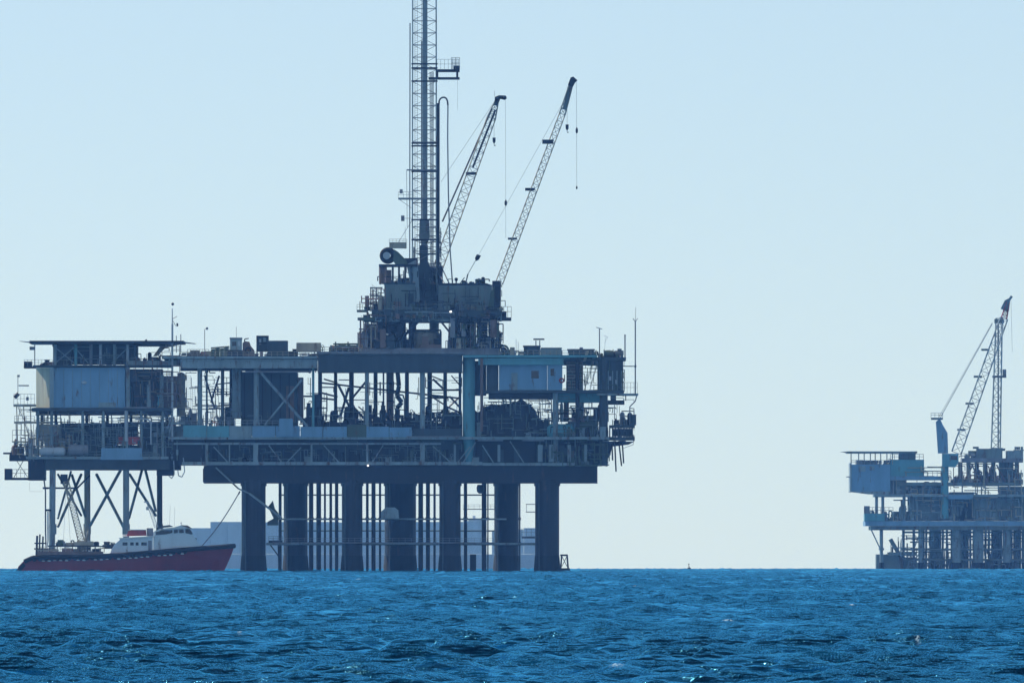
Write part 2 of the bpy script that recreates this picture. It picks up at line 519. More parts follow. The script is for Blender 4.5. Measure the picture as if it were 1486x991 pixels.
for d in (5, 36):
    part(r, 'horizontal_brace', 'mid', T(404, 753, d, 735, 753, d, 2.4, 6))
    part(r, 'horizontal_brace', 'mid', T(386, 789, d, 780, 789, d, 3.6, 6))
part(r, 'service_walkway', 'grey', B(396, 786.6, 716, 788, 2, 3.4), RAIL(396, 716, 786.6, 2, 3.4, 6, 9, .5, 'fb'))
part(r, 'service_walkway', 'grey', B(672, 738, 720, 739.2, 22, 24), RAIL(672, 720, 738, 22, 24, 6, 8, .5, 'fb'))
part(r, 'service_walkway', 'grey', B(757, 778, 778, 781, 22, 26), RAIL(757, 778, 778, 22, 26, 11, 6, .6, 'fb'))
part(r, 'winch_house', 'mid', EX([(553, 752), (553, 742), (560, 736), (573, 736), (578, 740), (579, 752)], 1.0, 4.0))
part(r, 'sump_box', 'dark', B(682, 804, 691, 836, 9, 11))
part(r, 'pump_caisson', 'navy', LATHE(697, 716, 10, [(2, 0), (5, 3), (5.5, 9), (4, 13)], 12))
part(r, 'boat_fender', 'black', B(813, 804, 824, 806.5, 2, 6), T(815, 806, 4, 813, 834, 4, 2.4), T(823, 806, 4, 825, 834, 4, 2.6), T(815, 806, 4, 823, 822, 4, 1), T(823, 806, 4, 815, 822, 4, 1), B(808, 824, 827, 831, 2, 6))
part(r, 'davit_ladder', 'grey', B(763, 731, 777, 732, 26, 27), B(763, 742, 777, 743.2, 26, 27), T(764, 731, 26, 764, 743, 26, .8, 4))
part(r, 'boat_landing', 'dark', B(390, 784, 410, 790, 8, 14), T(392, 790, 8, 408, 812, 8, 2), T(404, 790, 8, 405, 834, 8, 2.5), RAIL(390, 410, 784, 8, 14, 6, 6, .6))
part(r, 'diagonal_gangway', 'mid', T(313, 678, 1, 346, 709, 1, 2.6, 5), T(346, 709, 1, 362, 716, 1, 2.4, 5), T(362, 716, 1, 408, 751, 1, 3.4, 5))
part(r, 'boarding_basket', 'green', EX([(389, 735), (396, 726), (399, 738), (404, 744), (404, 762), (388, 762), (388, 757), (397, 752)], 9, 9.4))
for d in (3, 38):
    girder(r, 'cellar_girder', 'dark', 296, 676, 867, 701, d, 1.0, 24)
for x in (297, 367, 440, 511, 581, 653, 735, 794, 865.5):
    part(r, 'cross_girder', 'dark', B(x - .7, 680, x + .7, 700, 4.3, 37.7))
part(r, 'cellar_floor', 'dark', B(297.5, 677.5, 865, 680, 4.3, 37.7))
# lower level: machinery rooms behind an open truss
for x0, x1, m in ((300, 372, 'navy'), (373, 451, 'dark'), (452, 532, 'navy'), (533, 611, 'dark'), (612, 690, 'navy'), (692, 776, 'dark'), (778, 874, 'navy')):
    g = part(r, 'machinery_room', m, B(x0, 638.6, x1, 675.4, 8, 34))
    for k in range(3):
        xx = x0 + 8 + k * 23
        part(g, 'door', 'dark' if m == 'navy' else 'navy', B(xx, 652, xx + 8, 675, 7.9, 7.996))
part(r, 'bottom_chord', 'mid', B(264, 670, 700, 674.6, 0.4, 1.0))
part(r, 'bottom_chord', 'mid', B(700.3, 671.5, 834, 675.4, 0.4, 1.0))
part(r, 'top_chord', 'mid', B(252, 642.6, 640, 645, 0.4, .9))
part(r, 'top_chord', 'grey', B(693, 636.5, 730, 640, 0.4, .9)); part(r, 'top_chord', 'grey', B(758, 636.5, 790, 640, 0.4, .9))
for x, w in ((300, 4), (333, 2), (371, 7), (452, 3), (533, 3), (613, 7), (660, 3), (724, 4), (784, 7), (800, 7), (826, 5), (850, 4)):
    part(r, 'truss_post', 'mid', B(x - w / 2, 645.2, x + w / 2, 670, 0.45, .95))
for a in ((390, 646, 409, 671), (437, 649, 416, 671), (628, 647, 654, 671), (682, 648, 664, 671), (470, 646, 492, 671), (556, 646, 540, 671), (690, 642, 672, 671), (700, 646, 716, 671), (310, 648, 330, 670), (740, 640, 760, 671)):
    part(r, 'truss_brace', 'mid', T(a[0], a[1], .7, a[2], a[3], .7, 2.3, 4))
g = part(r, 'floodlight', 'lamp', LATHE(534, 676.5, -.3, [(.5, 0), (1.3, .6), (1.3, 1.9), (.5, 2.4)], 10), label='small lit white floodlight under the lower truss')
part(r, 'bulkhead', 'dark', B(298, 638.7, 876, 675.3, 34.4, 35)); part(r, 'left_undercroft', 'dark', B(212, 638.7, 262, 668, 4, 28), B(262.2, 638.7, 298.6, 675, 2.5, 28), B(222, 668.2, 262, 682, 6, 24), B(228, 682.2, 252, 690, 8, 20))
for pts in ([(252, 668, 1), (253, 688, 1), (249, 694, 1), (245, 690, 1)], [(266, 664, 1), (268, 684, 1), (264, 692, 1), (259, 690, 1), (258, 682, 1)]):
    part(r, 'hanging_hose', 'pale', PL(pts, 1.4))
# main deck
part(r, 'main_deck', 'mid', B(247, 634.6, 886, 638.4, 0, 42))
part(r, 'deck_edge_strip', 'grey', B(590, 632.6, 672, 634.4, -.3, .3))
x = 266
for i, (w, m, t) in enumerate(((34, 'teal', 617), (33, 'teal', 618), (33, 'mid', 618), (34, 'blue', 618), (36, 'blue', 618), (33, 'blue', 619), (35, 'blue', 619), (28, 'green', 616), (33, 'blue', 619), (33, 'blue', 620))):
    part(r, 'parapet_panel', m, B(x, t, x + w - .7, 634.2, -.2, .1)); x += w
part(r, 'parapet_box', 'blue', B(405, 608, 425, 633, -1.2, -.25), B(405.8, 607.2, 424.2, 608, -1.1, -.3))
g = [B(600, 622, 669, 634, 1, 2)]
part(r, 'parapet_panel', 'navy', g)
part(r, 'handrail', 'pale', RAIL(250, 404, 617.5, -.1, 40, 7, 9, .55, 'fl'), kind='stuff')
for x, w, m, y1 in ((290, 7, 'mid', 634), (323, 5, 'navy', 634), (372, 8, 'mid', 634), (454.5, 3.6, 'teal', 634), (532.5, 6, 'mid', 634), (613, 7.5, 'mid', 634), (806, 8, 'mid', 676), (838, 6, 'dark', 676), (876, 12, 'navy', 676)):
    part(r, 'column', m, T(x, 519, 1.6, x, y1, 1.6, w, 10))
for x, w, m in ((464.5, 6, 'dark'), (487, 5, 'dark'), (510, 7, 'dark'), (545, 6, 'dark'), (566, 11, 'rust'), (590.5, 6, 'dark'), (623.5, 7, 'dark'), (646, 5.5, 'dark'), (667.5, 4, 'dark'), (556.5, 2.5, 'dark'), (300, 3, 'mid'), (335, 4, 'dark')):
    part(r, 'column', m, T(x, 519, 37, x, 634, 37, w, 10))
for a in ((470, 550, 490, 556, 2.5), (466, 570, 490, 576, 3), (466, 578, 486, 580, 3), (490, 557, 519, 614, 4), (506, 562, 494, 604, 4), (512, 577, 531, 554, 3.5), (512, 590, 533, 612, 4), (520, 590, 534, 602, 2),
          (627, 546, 645, 553, 2), (628, 550, 643, 564, 3.5), (626, 566, 668, 566, 3), (627, 575, 645, 577, 3.5), (630, 578, 646, 588, 2.5), (646, 592, 622, 618, 4), (650, 592, 634, 614, 2), (652, 590, 668, 575, 3), (652, 575, 668, 592, 3), (648, 590, 670, 600, 3), (655, 545, 668, 560, 2),
          (297, 545, 311, 592, 3), (318, 545, 306, 584, 3), (312, 558, 338, 555, 2), (312, 572, 338, 572, 2), (300, 590, 336, 588, 2)):
    part(r, 'back_brace', 'dark', T(a[0], a[1], 37, a[2], a[3], 37, a[4], 5))
part(r, 'sloping_pipe', 'dark', T(462, 555, 30, 668, 578, 30, 2.6, 6))
part(r, 'standing_pipe', 'dark', PL([(577, 540, 30), (579, 560, 30), (576, 574, 30), (583, 584, 30), (576, 592, 30), (577, 620, 30)], 6.5, 8))
part(r, 'standing_pipe', 'grey', PL([(576, 572, 28), (585, 573, 28), (587, 580, 28), (587, 614, 28)], 1.8, 8))
part(r, 'front_brace', 'mid', T(375, 537, .7, 446, 619, .7, 4.2, 5)); part(r, 'front_brace', 'mid', T(438, 551, .9, 384, 617, .9, 3.6, 5))
g = part(r, 'mud_house', 'navy', B(351, 541, 432, 632, 9, 33))
for k in range(6): part(g, 'wall_rib', 'dark', B(354 + k * 13, 543, 355.5 + k * 13, 631, 8.8, 8.997))
part(g, 'door', 'rust', B(415, 560, 427, 612, 8.85, 8.996))
part(r, 'mud_house_annex', 'mid', B(338, 536, 350.4, 607, 6, 30))
part(r, 'cable_trunk', 'rust', B(432.4, 548, 440, 610, 12, 26))
for x0, x1, y0 in ((440, 470, 607), (471, 504, 613), (506, 540, 610), (541, 560, 606), (561, 590, 612), (592, 620, 608), (622, 640, 614), (641, 671, 604)):
    part(r, 'mixing_tank', 'dark', B(x0, y0, x1, 634, 14, 32), B(x0 + 3, y0 - 1.5, x0 + 9, y0, 16, 20))
part(r, 'shale_heap_cover', 'dark', EX([(634, 632), (640, 612), (648, 602), (656, 597), (664, 600), (671, 606), (671, 632)], 12, 22))
clutter(r, 444, 668, 608, 20, 14, 30, 40, ['dark', 'dark', 'navy'], 71)
clutter(r, 470, 520, 634, 44, 20, 34, 12, ['dark', 'navy'], 72)
pipework(r, 440, 668, 545, 612, 20, 36, 26, 'dark', 73, (1, 2.4))
ladder(r, 274, 545, 602, 6, 6, 'pale'); ladder(r, 281, 560, 602, 8, 4, 'grey')
clutter(r, 254, 334, 634, 34, 4, 26, 16, ['pale', 'grey', 'red', 'mid', 'tan', 'pale'], 3)
clutter(r, 440, 474, 616, 46, 8, 30, 14, ['dark', 'navy', 'mid', 'dark'], 4)
clutter(r, 476, 668, 616, 17, 10, 32, 34, ['dark', 'navy', 'dark'], 5)
clutter(r, 440, 668, 634, 22, 3, 14, 22, ['dark', 'navy', 'mid'], 6)
pipework(r, 442, 474, 570, 632, 6, 28, 26, 'dark', 8)
pipework(r, 600, 670, 598, 632, 6, 28, 26, 'navy', 9)
pipework(r, 300, 336, 560, 632, 6, 28, 16, 'grey', 10)
clutter(r, 262, 340, 634, 46, 8, 30, 16, ['grey', 'navy', 'mid', 'rust', 'pale'], 91)
clutter(r, 440, 670, 634, 50, 18, 36, 26, ['dark', 'navy', 'slate'], 92)
pipework(r, 300, 440, 596, 634, 2, 8, 30, 'slate', 93); pipework(r, 440, 670, 590, 634, 2, 14, 50, 'slate', 94); pipework(r, 262, 670, 640, 674, 1.4, 6, 90, 'slate', 95); pipework(r, 262, 340, 540, 632, 8, 34, 30, 'navy', 96)
clutter(r, 300, 690, 675, 26, 2, 6, 40, ['navy', 'slate', 'dark', 'mid'], 97)
pipework(r, 690, 800, 572, 634, 2, 6, 60, 'slate', 98)
for y in (718, 770): part(r, 'horizontal_brace', 'slate', T(404, y, 36, 735, y, 36, 2, 6))
# upper deck
part(r, 'upper_deck', 'mid', B(238, 518.4, 461, 522, 0, 42)); part(r, 'upper_deck', 'grey', B(461.2, 511.6, 672, 515, 0, 42)); part(r, 'upper_deck', 'teal', B(672.2, 516.6, 866, 520, 0, 40))
girder(r, 'deck_girder', 'mid', 262, 522.4, 461, 534, 0.2, .5, 28); girder(r, 'deck_girder', 'navy', 262, 522.4, 461, 538, 39, .5, 28)
girder(r, 'deck_girder', 'navy', 461.4, 515.4, 671, 540, 0.2, .6, 26); girder(r, 'deck_girder', 'dark', 461.4, 515.4, 671, 541, 39, .6, 26)
girder(r, 'deck_girder', 'teal', 694, 520.4, 818, 529, 0.2, .5, 24)
girder(r, 'deck_girder', 'navy', 694, 520.4, 866, 530, 36, .5, 24)
for x in (263, 300, 340, 380, 420): part(r, 'deck_joist', 'navy', B(x, 524, x + 1.2, 532, .8, 38.8))
for x in (470, 510, 550, 590, 630): part(r, 'deck_joist', 'dark', B(x, 517, x + 1.2, 538, .9, 38.8))
part(r, 'handrail', 'tan', RAIL(262, 460, 518.4, .2, 41, 8, 8, .9, 'flb'), kind='stuff')  # tan on the deck rails paints in warm sunlit accents
part(r, 'handrail', 'tan', RAIL(462, 524, 511.6, .2, 41, 8, 8, .9, 'fb'), RAIL(724, 866, 516.6, .2, 39, 8, 8, .9, 'frb'), kind='stuff')  # tan rails again stand in for sunlit steel
pipework(r, 262, 460, 534, 541, 2, 36, 20, 'navy', 11)
part(r, 'under_deck_pipe', 'grey', T(356, 539.5, -.2, 452, 539.5, -.2, 2.2, 6))
part(r, 'upper_deck', 'grey', B(672.3, 511.8, 728, 516.2, 1, 40))
clutter(r, 264, 460, 518, 12, 2, 30, 36, ['tan', 'rust', 'green', 'grey', 'dark'], 82)
clutter(r, 462, 524, 511, 14, 2, 30, 16, ['green', 'tan', 'dark', 'rust'], 83)
clutter(r, 728, 864, 516, 11, 2, 30, 26, ['dark', 'green', 'tan', 'navy', 'grey'], 84)
clutter(r, 864, 908, 519, 12, 2, 16, 10, ['green', 'dark', 'tan'], 85)
# right-hand end
part(r, 'drain_pipe', 'rust', T(699, 520, -.4, 699, 626, -.4, 4.4, 8))
part(r, 'stair_tower', 'navy', B(706, 524, 723.4, 570, 2, 16)); part(r, 'cable_shaft', 'navy', B(686, 524, 705.6, 574, 8, 20))
g = part(r, 'control_room', 'blue', B(724, 529.5, 794, 566.5, 1, 18))
part(g, 'window', 'glass', B(771, 538, 782, 549, .9, .996)); part(g, 'door', 'mid', B(742, 541, 751, 566, .9, .996)); part(g, 'roof_trim', 'teal', B(723.5, 528.2, 794.4, 529.6, .8, 1.4))
g = part(r, 'control_room_annex', 'blue', B(794.5, 523, 816, 566.5, .4, 16))
part(g, 'window', 'glass', B(799, 535, 804, 545, .3, .396))
part(r, 'life_ring', 'red', TORUS(815, 552, .1, 3, 1.1, 14, 6))
part(r, 'side_deck', 'navy', B(695, 567, 905, 571, 0, 28)); part(r, 'deck_soffit', 'dark', B(709, 571.2, 804, 579, 2, 28))
part(r, 'soffit_tray', 'teal', B(806, 571.2, 880, 584, 3, 20))
pipework(r, 690, 800, 578, 596, 4, 26, 34, 'dark', 12)
part(r, 'mud_tank', 'dark', LATHE(752, 636, 16, [(28, 0), (29, 30), (26, 40), (18, 49), (10, 52), (2, 53)], 20))
part(r, 'tarpaulin_heap', 'dark', EX([(686, 634), (686, 592), (693, 598), (704, 597), (712, 602), (722, 592), (733, 585), (745, 586), (756, 578), (763, 583), (768, 592), (776, 596), (781, 606), (788, 610), (792, 634)], 6, 9))
for k, (x, y) in enumerate(((704, 590), (718, 586), (731, 580), (741, 579), (770, 586), (782, 596))): part(r, 'valve_stand', 'dark', T(x, 634, 5, x, y, 5, 1.8, 5), TORUS(x, y, 5, 2.4, .6, 10, 5))
part(r, 'mud_tank', 'dark', LATHE(718, 636, 24, [(24, 0), (24, 38), (16, 46), (4, 49)], 16))
part(r, 'separator_vessel', 'teal', T(798, 626, 3, 830, 626, 3, 22, 14), T(794, 626, 3, 798, 626, 3, 12, 14, 22), T(830, 626, 3, 834, 626, 3, 22, 14, 12))
part(r, 'tool_house', 'green', B(824, 612, 868, 640, 4, 16), B(846, 604, 868, 612, 6, 14))
clutter(r, 694, 800, 634, 36, 3, 12, 16, ['dark', 'navy', 'mid'], 14)
clutter(r, 786, 872, 640, 34, 2, 12, 18, ['navy', 'mid', 'green', 'teal', 'dark'], 15)
clutter(r, 790, 880, 675, 28, 1, 6, 22, ['navy', 'mid', 'green', 'dark'], 16)
pipework(r, 780, 882, 590, 676, 1, 20, 60, 'mid', 17)
pipework(r, 780, 882, 575, 676, 1, 24, 60, 'dark', 18)
for a in ((828, 590, 842, 612, 2.4), (844, 590, 830, 612, 2.4), (806, 600, 838, 600, 2), (826, 592, 866, 592, 2.4)):
    part(r, 'front_brace', 'dark', T(a[0], a[1], 3, a[2], a[3], 3, a[4], 5))
clutter(r, 800, 882, 612, 30, 1, 14, 26, ['green', 'slate', 'rust', 'dark', 'mid'], 116); clutter(r, 800, 880, 634, 20, .4, 3, 20, ['green', 'slate', 'mid', 'dark'], 117)
pipework(r, 800, 920, 572, 640, .3, 10, 80, 'slate', 118, (.7, 1.7)); pipework(r, 816, 906, 522, 568, .6, 3.4, 60, 'green', 119, (.7, 1.6)); pipework(r, 250, 340, 540, 634, 1, 8, 50, 'grey', 120, (.6, 1.4)); pipework(r, 436, 670, 546, 620, 3, 16, 40, 'slate', 121, (.6, 1.4)); pipework(r, 790, 884, 638, 676, .2, 1.4, 50, 'green', 122, (.8, 2))
g = part(r, 'louvre_house', 'rust', B(822, 525, 846, 566.5, 4, 16))
for k in range(8): part(g, 'louvre', 'tan', B(823, 529 + k * 4.6, 845, 530.6 + k * 4.6, 3.8, 3.997))
for a in ((822, 528, 846, 564), (846, 528, 822, 564)): part(g, 'scaffold_brace', 'tan', T(a[0], a[1], 3.5, a[2], a[3], 3.5, 1.2, 4))
stairs(r, 862, 524, 848, 566, 2.5, 'tan'); stairs(r, 868, 524, 856, 566, 3.8, 'grey')
g = part(r, 'generator_house', 'navy', B(867, 524, 904, 567, 2, 20))
for k in range(6): part(g, 'wall_post', 'mid', B(869 + k * 6.4, 538, 870.6 + k * 6.4, 566, 1.7, 1.997))
for k in range(3): part(g, 'window', 'pale', B(875 + k * 9, 541 + k * 5, 878 + k * 9, 547 + k * 5, 1.85, 1.996))
part(g, 'roof', 'navy', B(864, 519, 908, 523.8, 1, 21))
part(r, 'end_walkway', 'mid', B(866, 571.3, 926, 574, 0, 16)); part(r, 'handrail', 'grey', RAIL(905, 925, 571, .1, 15.9, 16, 5, .6, 'fr'), kind='stuff')
part(r, 'cross_arm', 'mid', T(904, 531.5, 1, 922, 531.5, 1, 1.6, 5))
part(r, 'vent_pipe', 'grey', PL([(924, 574, 3), (922, 582, 3), (914, 590, 3), (914, 616, 3)], 1.6)); part(r, 'vent_pipe', 'grey', PL([(914, 592, 3.6), (920, 593, 3.6), (920, 616, 3.6)], 1.2))
part(r, 'bracket_platform', 'navy', B(882, 581, 906, 587, 4, 14), B(886, 572, 894, 581, 5, 9))
part(r, 'end_basket', 'navy', B(884, 617, 921, 621, 0, 12), B(884, 634, 921, 639, 0, 12), [B(884 + k * 4.1, 621, 885.6 + k * 4.1, 634, 0, 12) for k in range(9)], B(888, 622, 918, 633, 3, 9))
clutter(r, 886, 920, 617, 20, 1, 9, 10, ['navy', 'dark', 'grey'], 19)
part(r, 'under_basket', 'dark', EX([(862, 640), (921, 640.5), (912, 645), (888, 648), (886, 660), (878, 670), (862, 676)], 3, 14))
for x0, x1, y in ((892, 894, 684), (898, 902, 676), (903, 905, 672), (888, 889, 668)):
    part(r, 'hanging_hose', 'dark', T(x0, 640, 2, x1, y, 2, 2.2, 6))
part(r, 'outrigger', 'grey', T(905, 650, 2, 919, 645, 2, 1, 4), T(919, 645, 2, 919, 638, 2, 1, 4))
# crane pedestal column in front of the decks
part(r, 'crane_pedestal', 'teal', T(680.5, 517, 3, 680.5, 636, 3, 18, 20), T(680.5, 636, 3, 680.5, 672, 3, 18, 20, 8), T(680.5, 524, 3, 680.5, 528, 3, 21, 20), smooth=False)
# ------------------------------------------------------------------ things standing on the upper deck
def container(name, m, label, x0, y0, x1, y1, d0, d1, group=None, ribs=True):
    t = thing(name, label, 'container', ((x0 + x1) / 2, y1, (d0 + d1) / 2), group)
    part(t, 'body', m, B(x0 + .6, y0 + .8, x1 - .6, y1 - 1, d0 + .1, d1 - .1))
    for x in (x0, x1 - 1.2):
        part(t, 'corner_post', m, B(x, y0, x + 1.2, y1, d0, d0 + .25)); part(t, 'corner_post', m, B(x, y0, x + 1.2, y1, d1 - .25, d1))
    part(t, 'roof_frame', m, B(x0 + 1.3, y0 - .1, x1 - 1.3, y0 + .75, d0 + .02, d1 - .02)); part(t, 'bottom_rail', 'dark', B(x0 + 1.3, y1 - 1.1, x1 - 1.3, y1 - .1, d0 + .02, d1 - .02))
    if ribs:
        k = int((x1 - x0 - 3) / 2.6)
        for i in range(k): part(t, 'corrugation', m, B(x0 + 2 + i * 2.6, y0 + 1.4, x0 + 3.1 + i * 2.6, y1 - 1.6, d0 + .02, d0 + .097))
    return t
container('shipping_container', 'navy', 'dark blue steel container beside the tall grille box on the left upper deck', 388, 494.5, 418, 518, 3, 6)
container('shipping_container', 'tan', 'long tan steel container at the middle of the left upper deck', 430, 497.5, 466, 511, 6, 9)
t = thing('equipment_tower', 'narrow dark cage tower standing left of the dark blue container', 'tower', (381, 518, 5))
part(t, 'frame', 'dark', [B(x, 487, x + 2, 518, d, d + .3) for x in (372, 388) for d in (4, 7)], [B(372, y, 390, y + 2, 4.05, 4.3) for y in (487, 497, 508)], [B(372, y, 390, y + 2, 7, 7.25) for y in (487, 497, 508)])
part(t, 'tank', 'navy', B(374, 489, 388, 508, 4.6, 6.7)); part(t, 'hatch', 'pale', B(376, 492, 379, 500, 4.5, 4.597)); part(t, 'hatch', 'mid', B(382, 490, 386, 496, 4.5, 4.597))
t = thing('deck_cabin', 'square grey-blue deck cabin with a thin whip aerial, left upper deck', 'cabin', (343, 518, 5))
part(t, 'wall', 'mid', B(334, 492, 351, 518, 3, 8)); part(t, 'roof', 'grey', B(333.4, 490, 351.6, 492, 2.8, 8.2)); part(t, 'window', 'glass', B(337, 496, 343, 502, 2.9, 2.996)); part(t, 'window', 'pale', B(345.5, 495, 348.5, 502, 2.9, 2.996)); part(t, 'aerial', 'grey', T(343, 490, 5, 343, 474, 5, .7, 5)); part(t, 'skid', 'dark', B(331, 508, 352, 518, 2.6, 2.97))
t = thing('engine_skid', 'low rust brown engine skid between the grey-blue cabin and the cage tower', 'engine', (360, 518, 6))
part(t, 'engine_block', 'rust', EX([(352, 518), (352, 498), (355, 495), (362, 496), (364, 502), (369, 508), (370, 518)], 4, 7)); part(t, 'exhaust', 'dark', PL([(355, 497, 5), (355, 492, 5), (361, 491, 5)], 1.6)); part(t, 'flywheel', 'dark', TORUS(360, 508, 3.8, 3.6, 1, 14, 5))
t = thing('pipe_bundle', 'olive green stacked drums and pipes beside the lamp pole on the left deck', 'pipes', (320, 518, 6))
for k in range(4): part(t, 'drum', 'green', LATHE(309 + k * 6.4, 518, 4 + (k % 2) * 2, [(3.1, 0), (3.1, 10 + (k * 3) % 5), (2.7, 11 + (k * 3) % 5)], 12))
for k in range(3): part(t, 'pipe', 'green', T(306, 505 + k * 2.6, 8, 333, 503 + k * 2.6, 8, 2.2, 7))
t = thing('pipe_rack', 'olive pipe rack piled with drill pipe left of the rig substructure', 'pipe rack', (505, 511, 6))
for x in (486, 504, 522): part(t, 'rack_post', 'green', B(x, 496, x + 2, 511.4, 4, 4.4)); part(t, 'rack_post', 'green', B(x, 496, x + 2, 511.4, 9, 9.4))
q = random.Random(5)
for k in range(14): part(t, 'drill_pipe', q.choice(['green', 'rust', 'dark']), T(484 + q.uniform(-3, 2), 509 - (k // 4) * 3 - q.uniform(0, 1), 4.6 + (k % 4) * 1.1, 524 + q.uniform(-2, 3), 509 - (k // 4) * 3 - q.uniform(0, 1), 4.6 + (k % 4) * 1.1, 2.3, 7))
t = thing('deck_crates', 'tan scaffold basket beside the lamp pole at the left end of the upper deck', 'basket', (287, 518, 5))
part(t, 'basket_floor', 'rust', B(272, 514, 303, 518, 3, 7)); part(t, 'basket_rail', 'tan', RAIL(272, 303, 514, 3, 7, 7, 4, .8)); part(t, 'load', 'rust', B(276, 508.5, 290, 514, 3.6, 6.2)); part(t, 'load', 'red', B(292, 510, 299, 514, 3.6, 6.2))
t = thing('lamp_pole', 'thin pole with a drooping lamp head on the left end of the upper deck', 'lamp', (297, 518, 1))
part(t, 'pole', 'grey', T(297, 518, 1, 297, 478, 1, 1, 6)); part(t, 'lamp_arm', 'grey', T(297, 478, 1, 300.5, 476, 1, .9, 5)); part(t, 'lamp_head', 'grey', B(299, 475, 302, 478.5, .7, 1.3))
t = thing('satellite_hut', 'low dark hut with a flat radar bar on its roof, right upper deck', 'hut', (788, 518, 6))
part(t, 'wall', 'navy', B(760, 504, 784, 516.6, 3, 9)); part(t, 'wall', 'mid', B(784.3, 506, 815, 516.6, 3.3, 9)); part(t, 'roof', 'dark', B(759, 501.6, 784.6, 503.8, 2.8, 9.2)); part(t, 'roof', 'navy', B(784.8, 504.6, 815.6, 505.8, 3.1, 9.2))
part(t, 'radar_mast', 'dark', B(777, 494, 778.4, 501.6, 5, 5.3), B(782.6, 494, 784, 501.6, 5, 5.3)); part(t, 'radar_bar', 'dark', B(774, 491.2, 790, 493.4, 4.9, 5.4)); part(t, 'door', 'dark', B(768, 508, 773, 516.6, 2.9, 2.996))
t = thing('mud_bin', 'dark wedge-sided skip on the right upper deck, next to the low hut', 'skip', (842, 517, 6))
part(t, 'bin', 'navy', EX([(824, 509), (862, 509), (859, 522), (827, 522)], 1.2, 7)); part(t, 'rim', 'dark', B(823, 506.6, 863, 508.9, 1, 7.2)); part(t, 'rim_bracket', 'grey', B(841, 504, 846, 506.5, 3, 4)); part(t, 'chute', 'tan', EX([(851, 509), (855, 509), (850, 524), (846, 524)], .9, 1.15))
t = thing('lamp_pole', 'lamp pole with a cross-arm head near the right end of the upper deck', 'lamp', (870, 519, 2))
part(t, 'pole', 'grey', T(870, 519, 2, 870, 476, 2, 1.6, 6)); part(t, 'lamp_arm', 'grey', T(865, 475, 2, 874, 477.5, 2, 1.2, 5)); part(t, 'stay', 'pale', T(876, 519, 2, 879, 490, 2, .5, 4), T(876, 487, 2, 882, 489, 2, .8, 4), T(882, 489, 2, 877, 498, 2, .5, 4))
t = thing('winch', 'dark green winch drum on the roof at the right end of the upper deck', 'winch', (883, 519, 5))
part(t, 'drum', 'green', T(877, 513, 5, 889, 513, 5, 9, 12)); part(t, 'drum_flange', 'green', T(876, 513, 5, 877.2, 513, 5, 12.5, 14), T(889, 513, 5, 890.2, 513, 5, 12.5, 14)); part(t, 'frame', 'dark', EX([(874, 519), (880, 508), (886, 508), (892, 519)], 6.6, 7))
t = thing('air_compressor', 'pale green compressor drum right of the winch at the platform end', 'compressor', (899, 519, 5))
part(t, 'receiver', 'grey', T(893, 512, 5, 905, 512, 5, 7, 12)); part(t, 'saddle', 'green', B(894, 514, 897, 519, 4.4, 5.6)); part(t, 'saddle', 'green', B(901, 514, 904, 519, 4.4, 5.6)); part(t, 'motor', 'green', B(896, 506, 902, 509, 4.5, 5.5))
single('vent_post', 'grey', 'short plain post at the right edge of the upper deck', 'post', (907, 519, 2), T(907, 519, 2, 907, 487, 2, 2, 7), T(907, 487.2, 2, 907, 485.6, 2, 2.6, 7))
t = thing('radio_mast', 'tall thin radio mast with a forked top at the right end of the platform', 'mast', (922, 571, 3))
part(t, 'pole', 'grey', T(922, 571, 3, 922, 467, 3, 2, 7)); part(t, 'fork', 'grey', T(922, 467, 3, 918.5, 462, 3, 1.2, 5), T(922, 467, 3, 925.5, 462, 3, 1.2, 5)); part(t, 'whip_aerial', 'grey', T(922, 467, 3, 922.6, 446, 3, .7, 5)); part(t, 'clamp', 'dark', T(922, 533, 3, 922, 530, 3, 3.2, 7))
t = thing('cable_spool', 'olive cable spool and box beside the low hut, right of the rig', 'spool', (735, 517, 5))
part(t, 'flange', 'green', TORUS(731, 508, 4, 6.5, 1.5, 16, 6)); part(t, 'flange', 'green', TORUS(731, 508, 6, 6.5, 1.5, 16, 6)); part(t, 'core', 'dark', W(FR.p(731, 508, 4), FR.p(731, 508, 6), 4.6 * FR.s, None, 14)); part(t, 'stand', 'dark', EX([(722, 517), (729, 506), (733, 506), (739, 517)], 6.3, 6.5)); part(t, 'box', 'tan', B(740, 504, 747, 516.6, 4, 6)); part(t, 'aerial', 'grey', T(749, 516, 4, 749, 492, 4, .8, 4), T(752, 516, 4, 752, 496, 4, .8, 4))

# ------------------------------------------------------------------ drill rig on the upper deck
t = thing('drill_rig', 'bulky dark drill floor and substructure in the middle of the upper deck, below the derrick', 'drilling rig', (600, 511, 18))
part(t, 'skid_beam', 'grey', B(521, 505, 726, 511.4, 3, 5), label='light grey skid beam'); part(t, 'skid_beam', 'dark', B(521, 505, 726, 511.4, 26, 28))
part(t, 'drill_floor', 'navy', B(540, 451, 727, 460, 2, 30)); part(t, 'floor_girder', 'navy', B(528, 460.3, 668, 467.5, 2.5, 3.6)); part(t, 'floor_girder', 'dark', B(540, 460.3, 722, 469, 26, 27))
g = part(t, 'doghouse', 'slate', B(558, 413, 602, 450.7, 3, 14)); part(g, 'door', 'navy', B(592, 426, 600, 450, 2.9, 2.996)); part(g, 'roof', 'navy', B(557, 411, 603, 413.2, 2.7, 14.3))
g = part(t, 'windwall', 'navy', B(602.3, 424, 634, 450.7, 6, 16))
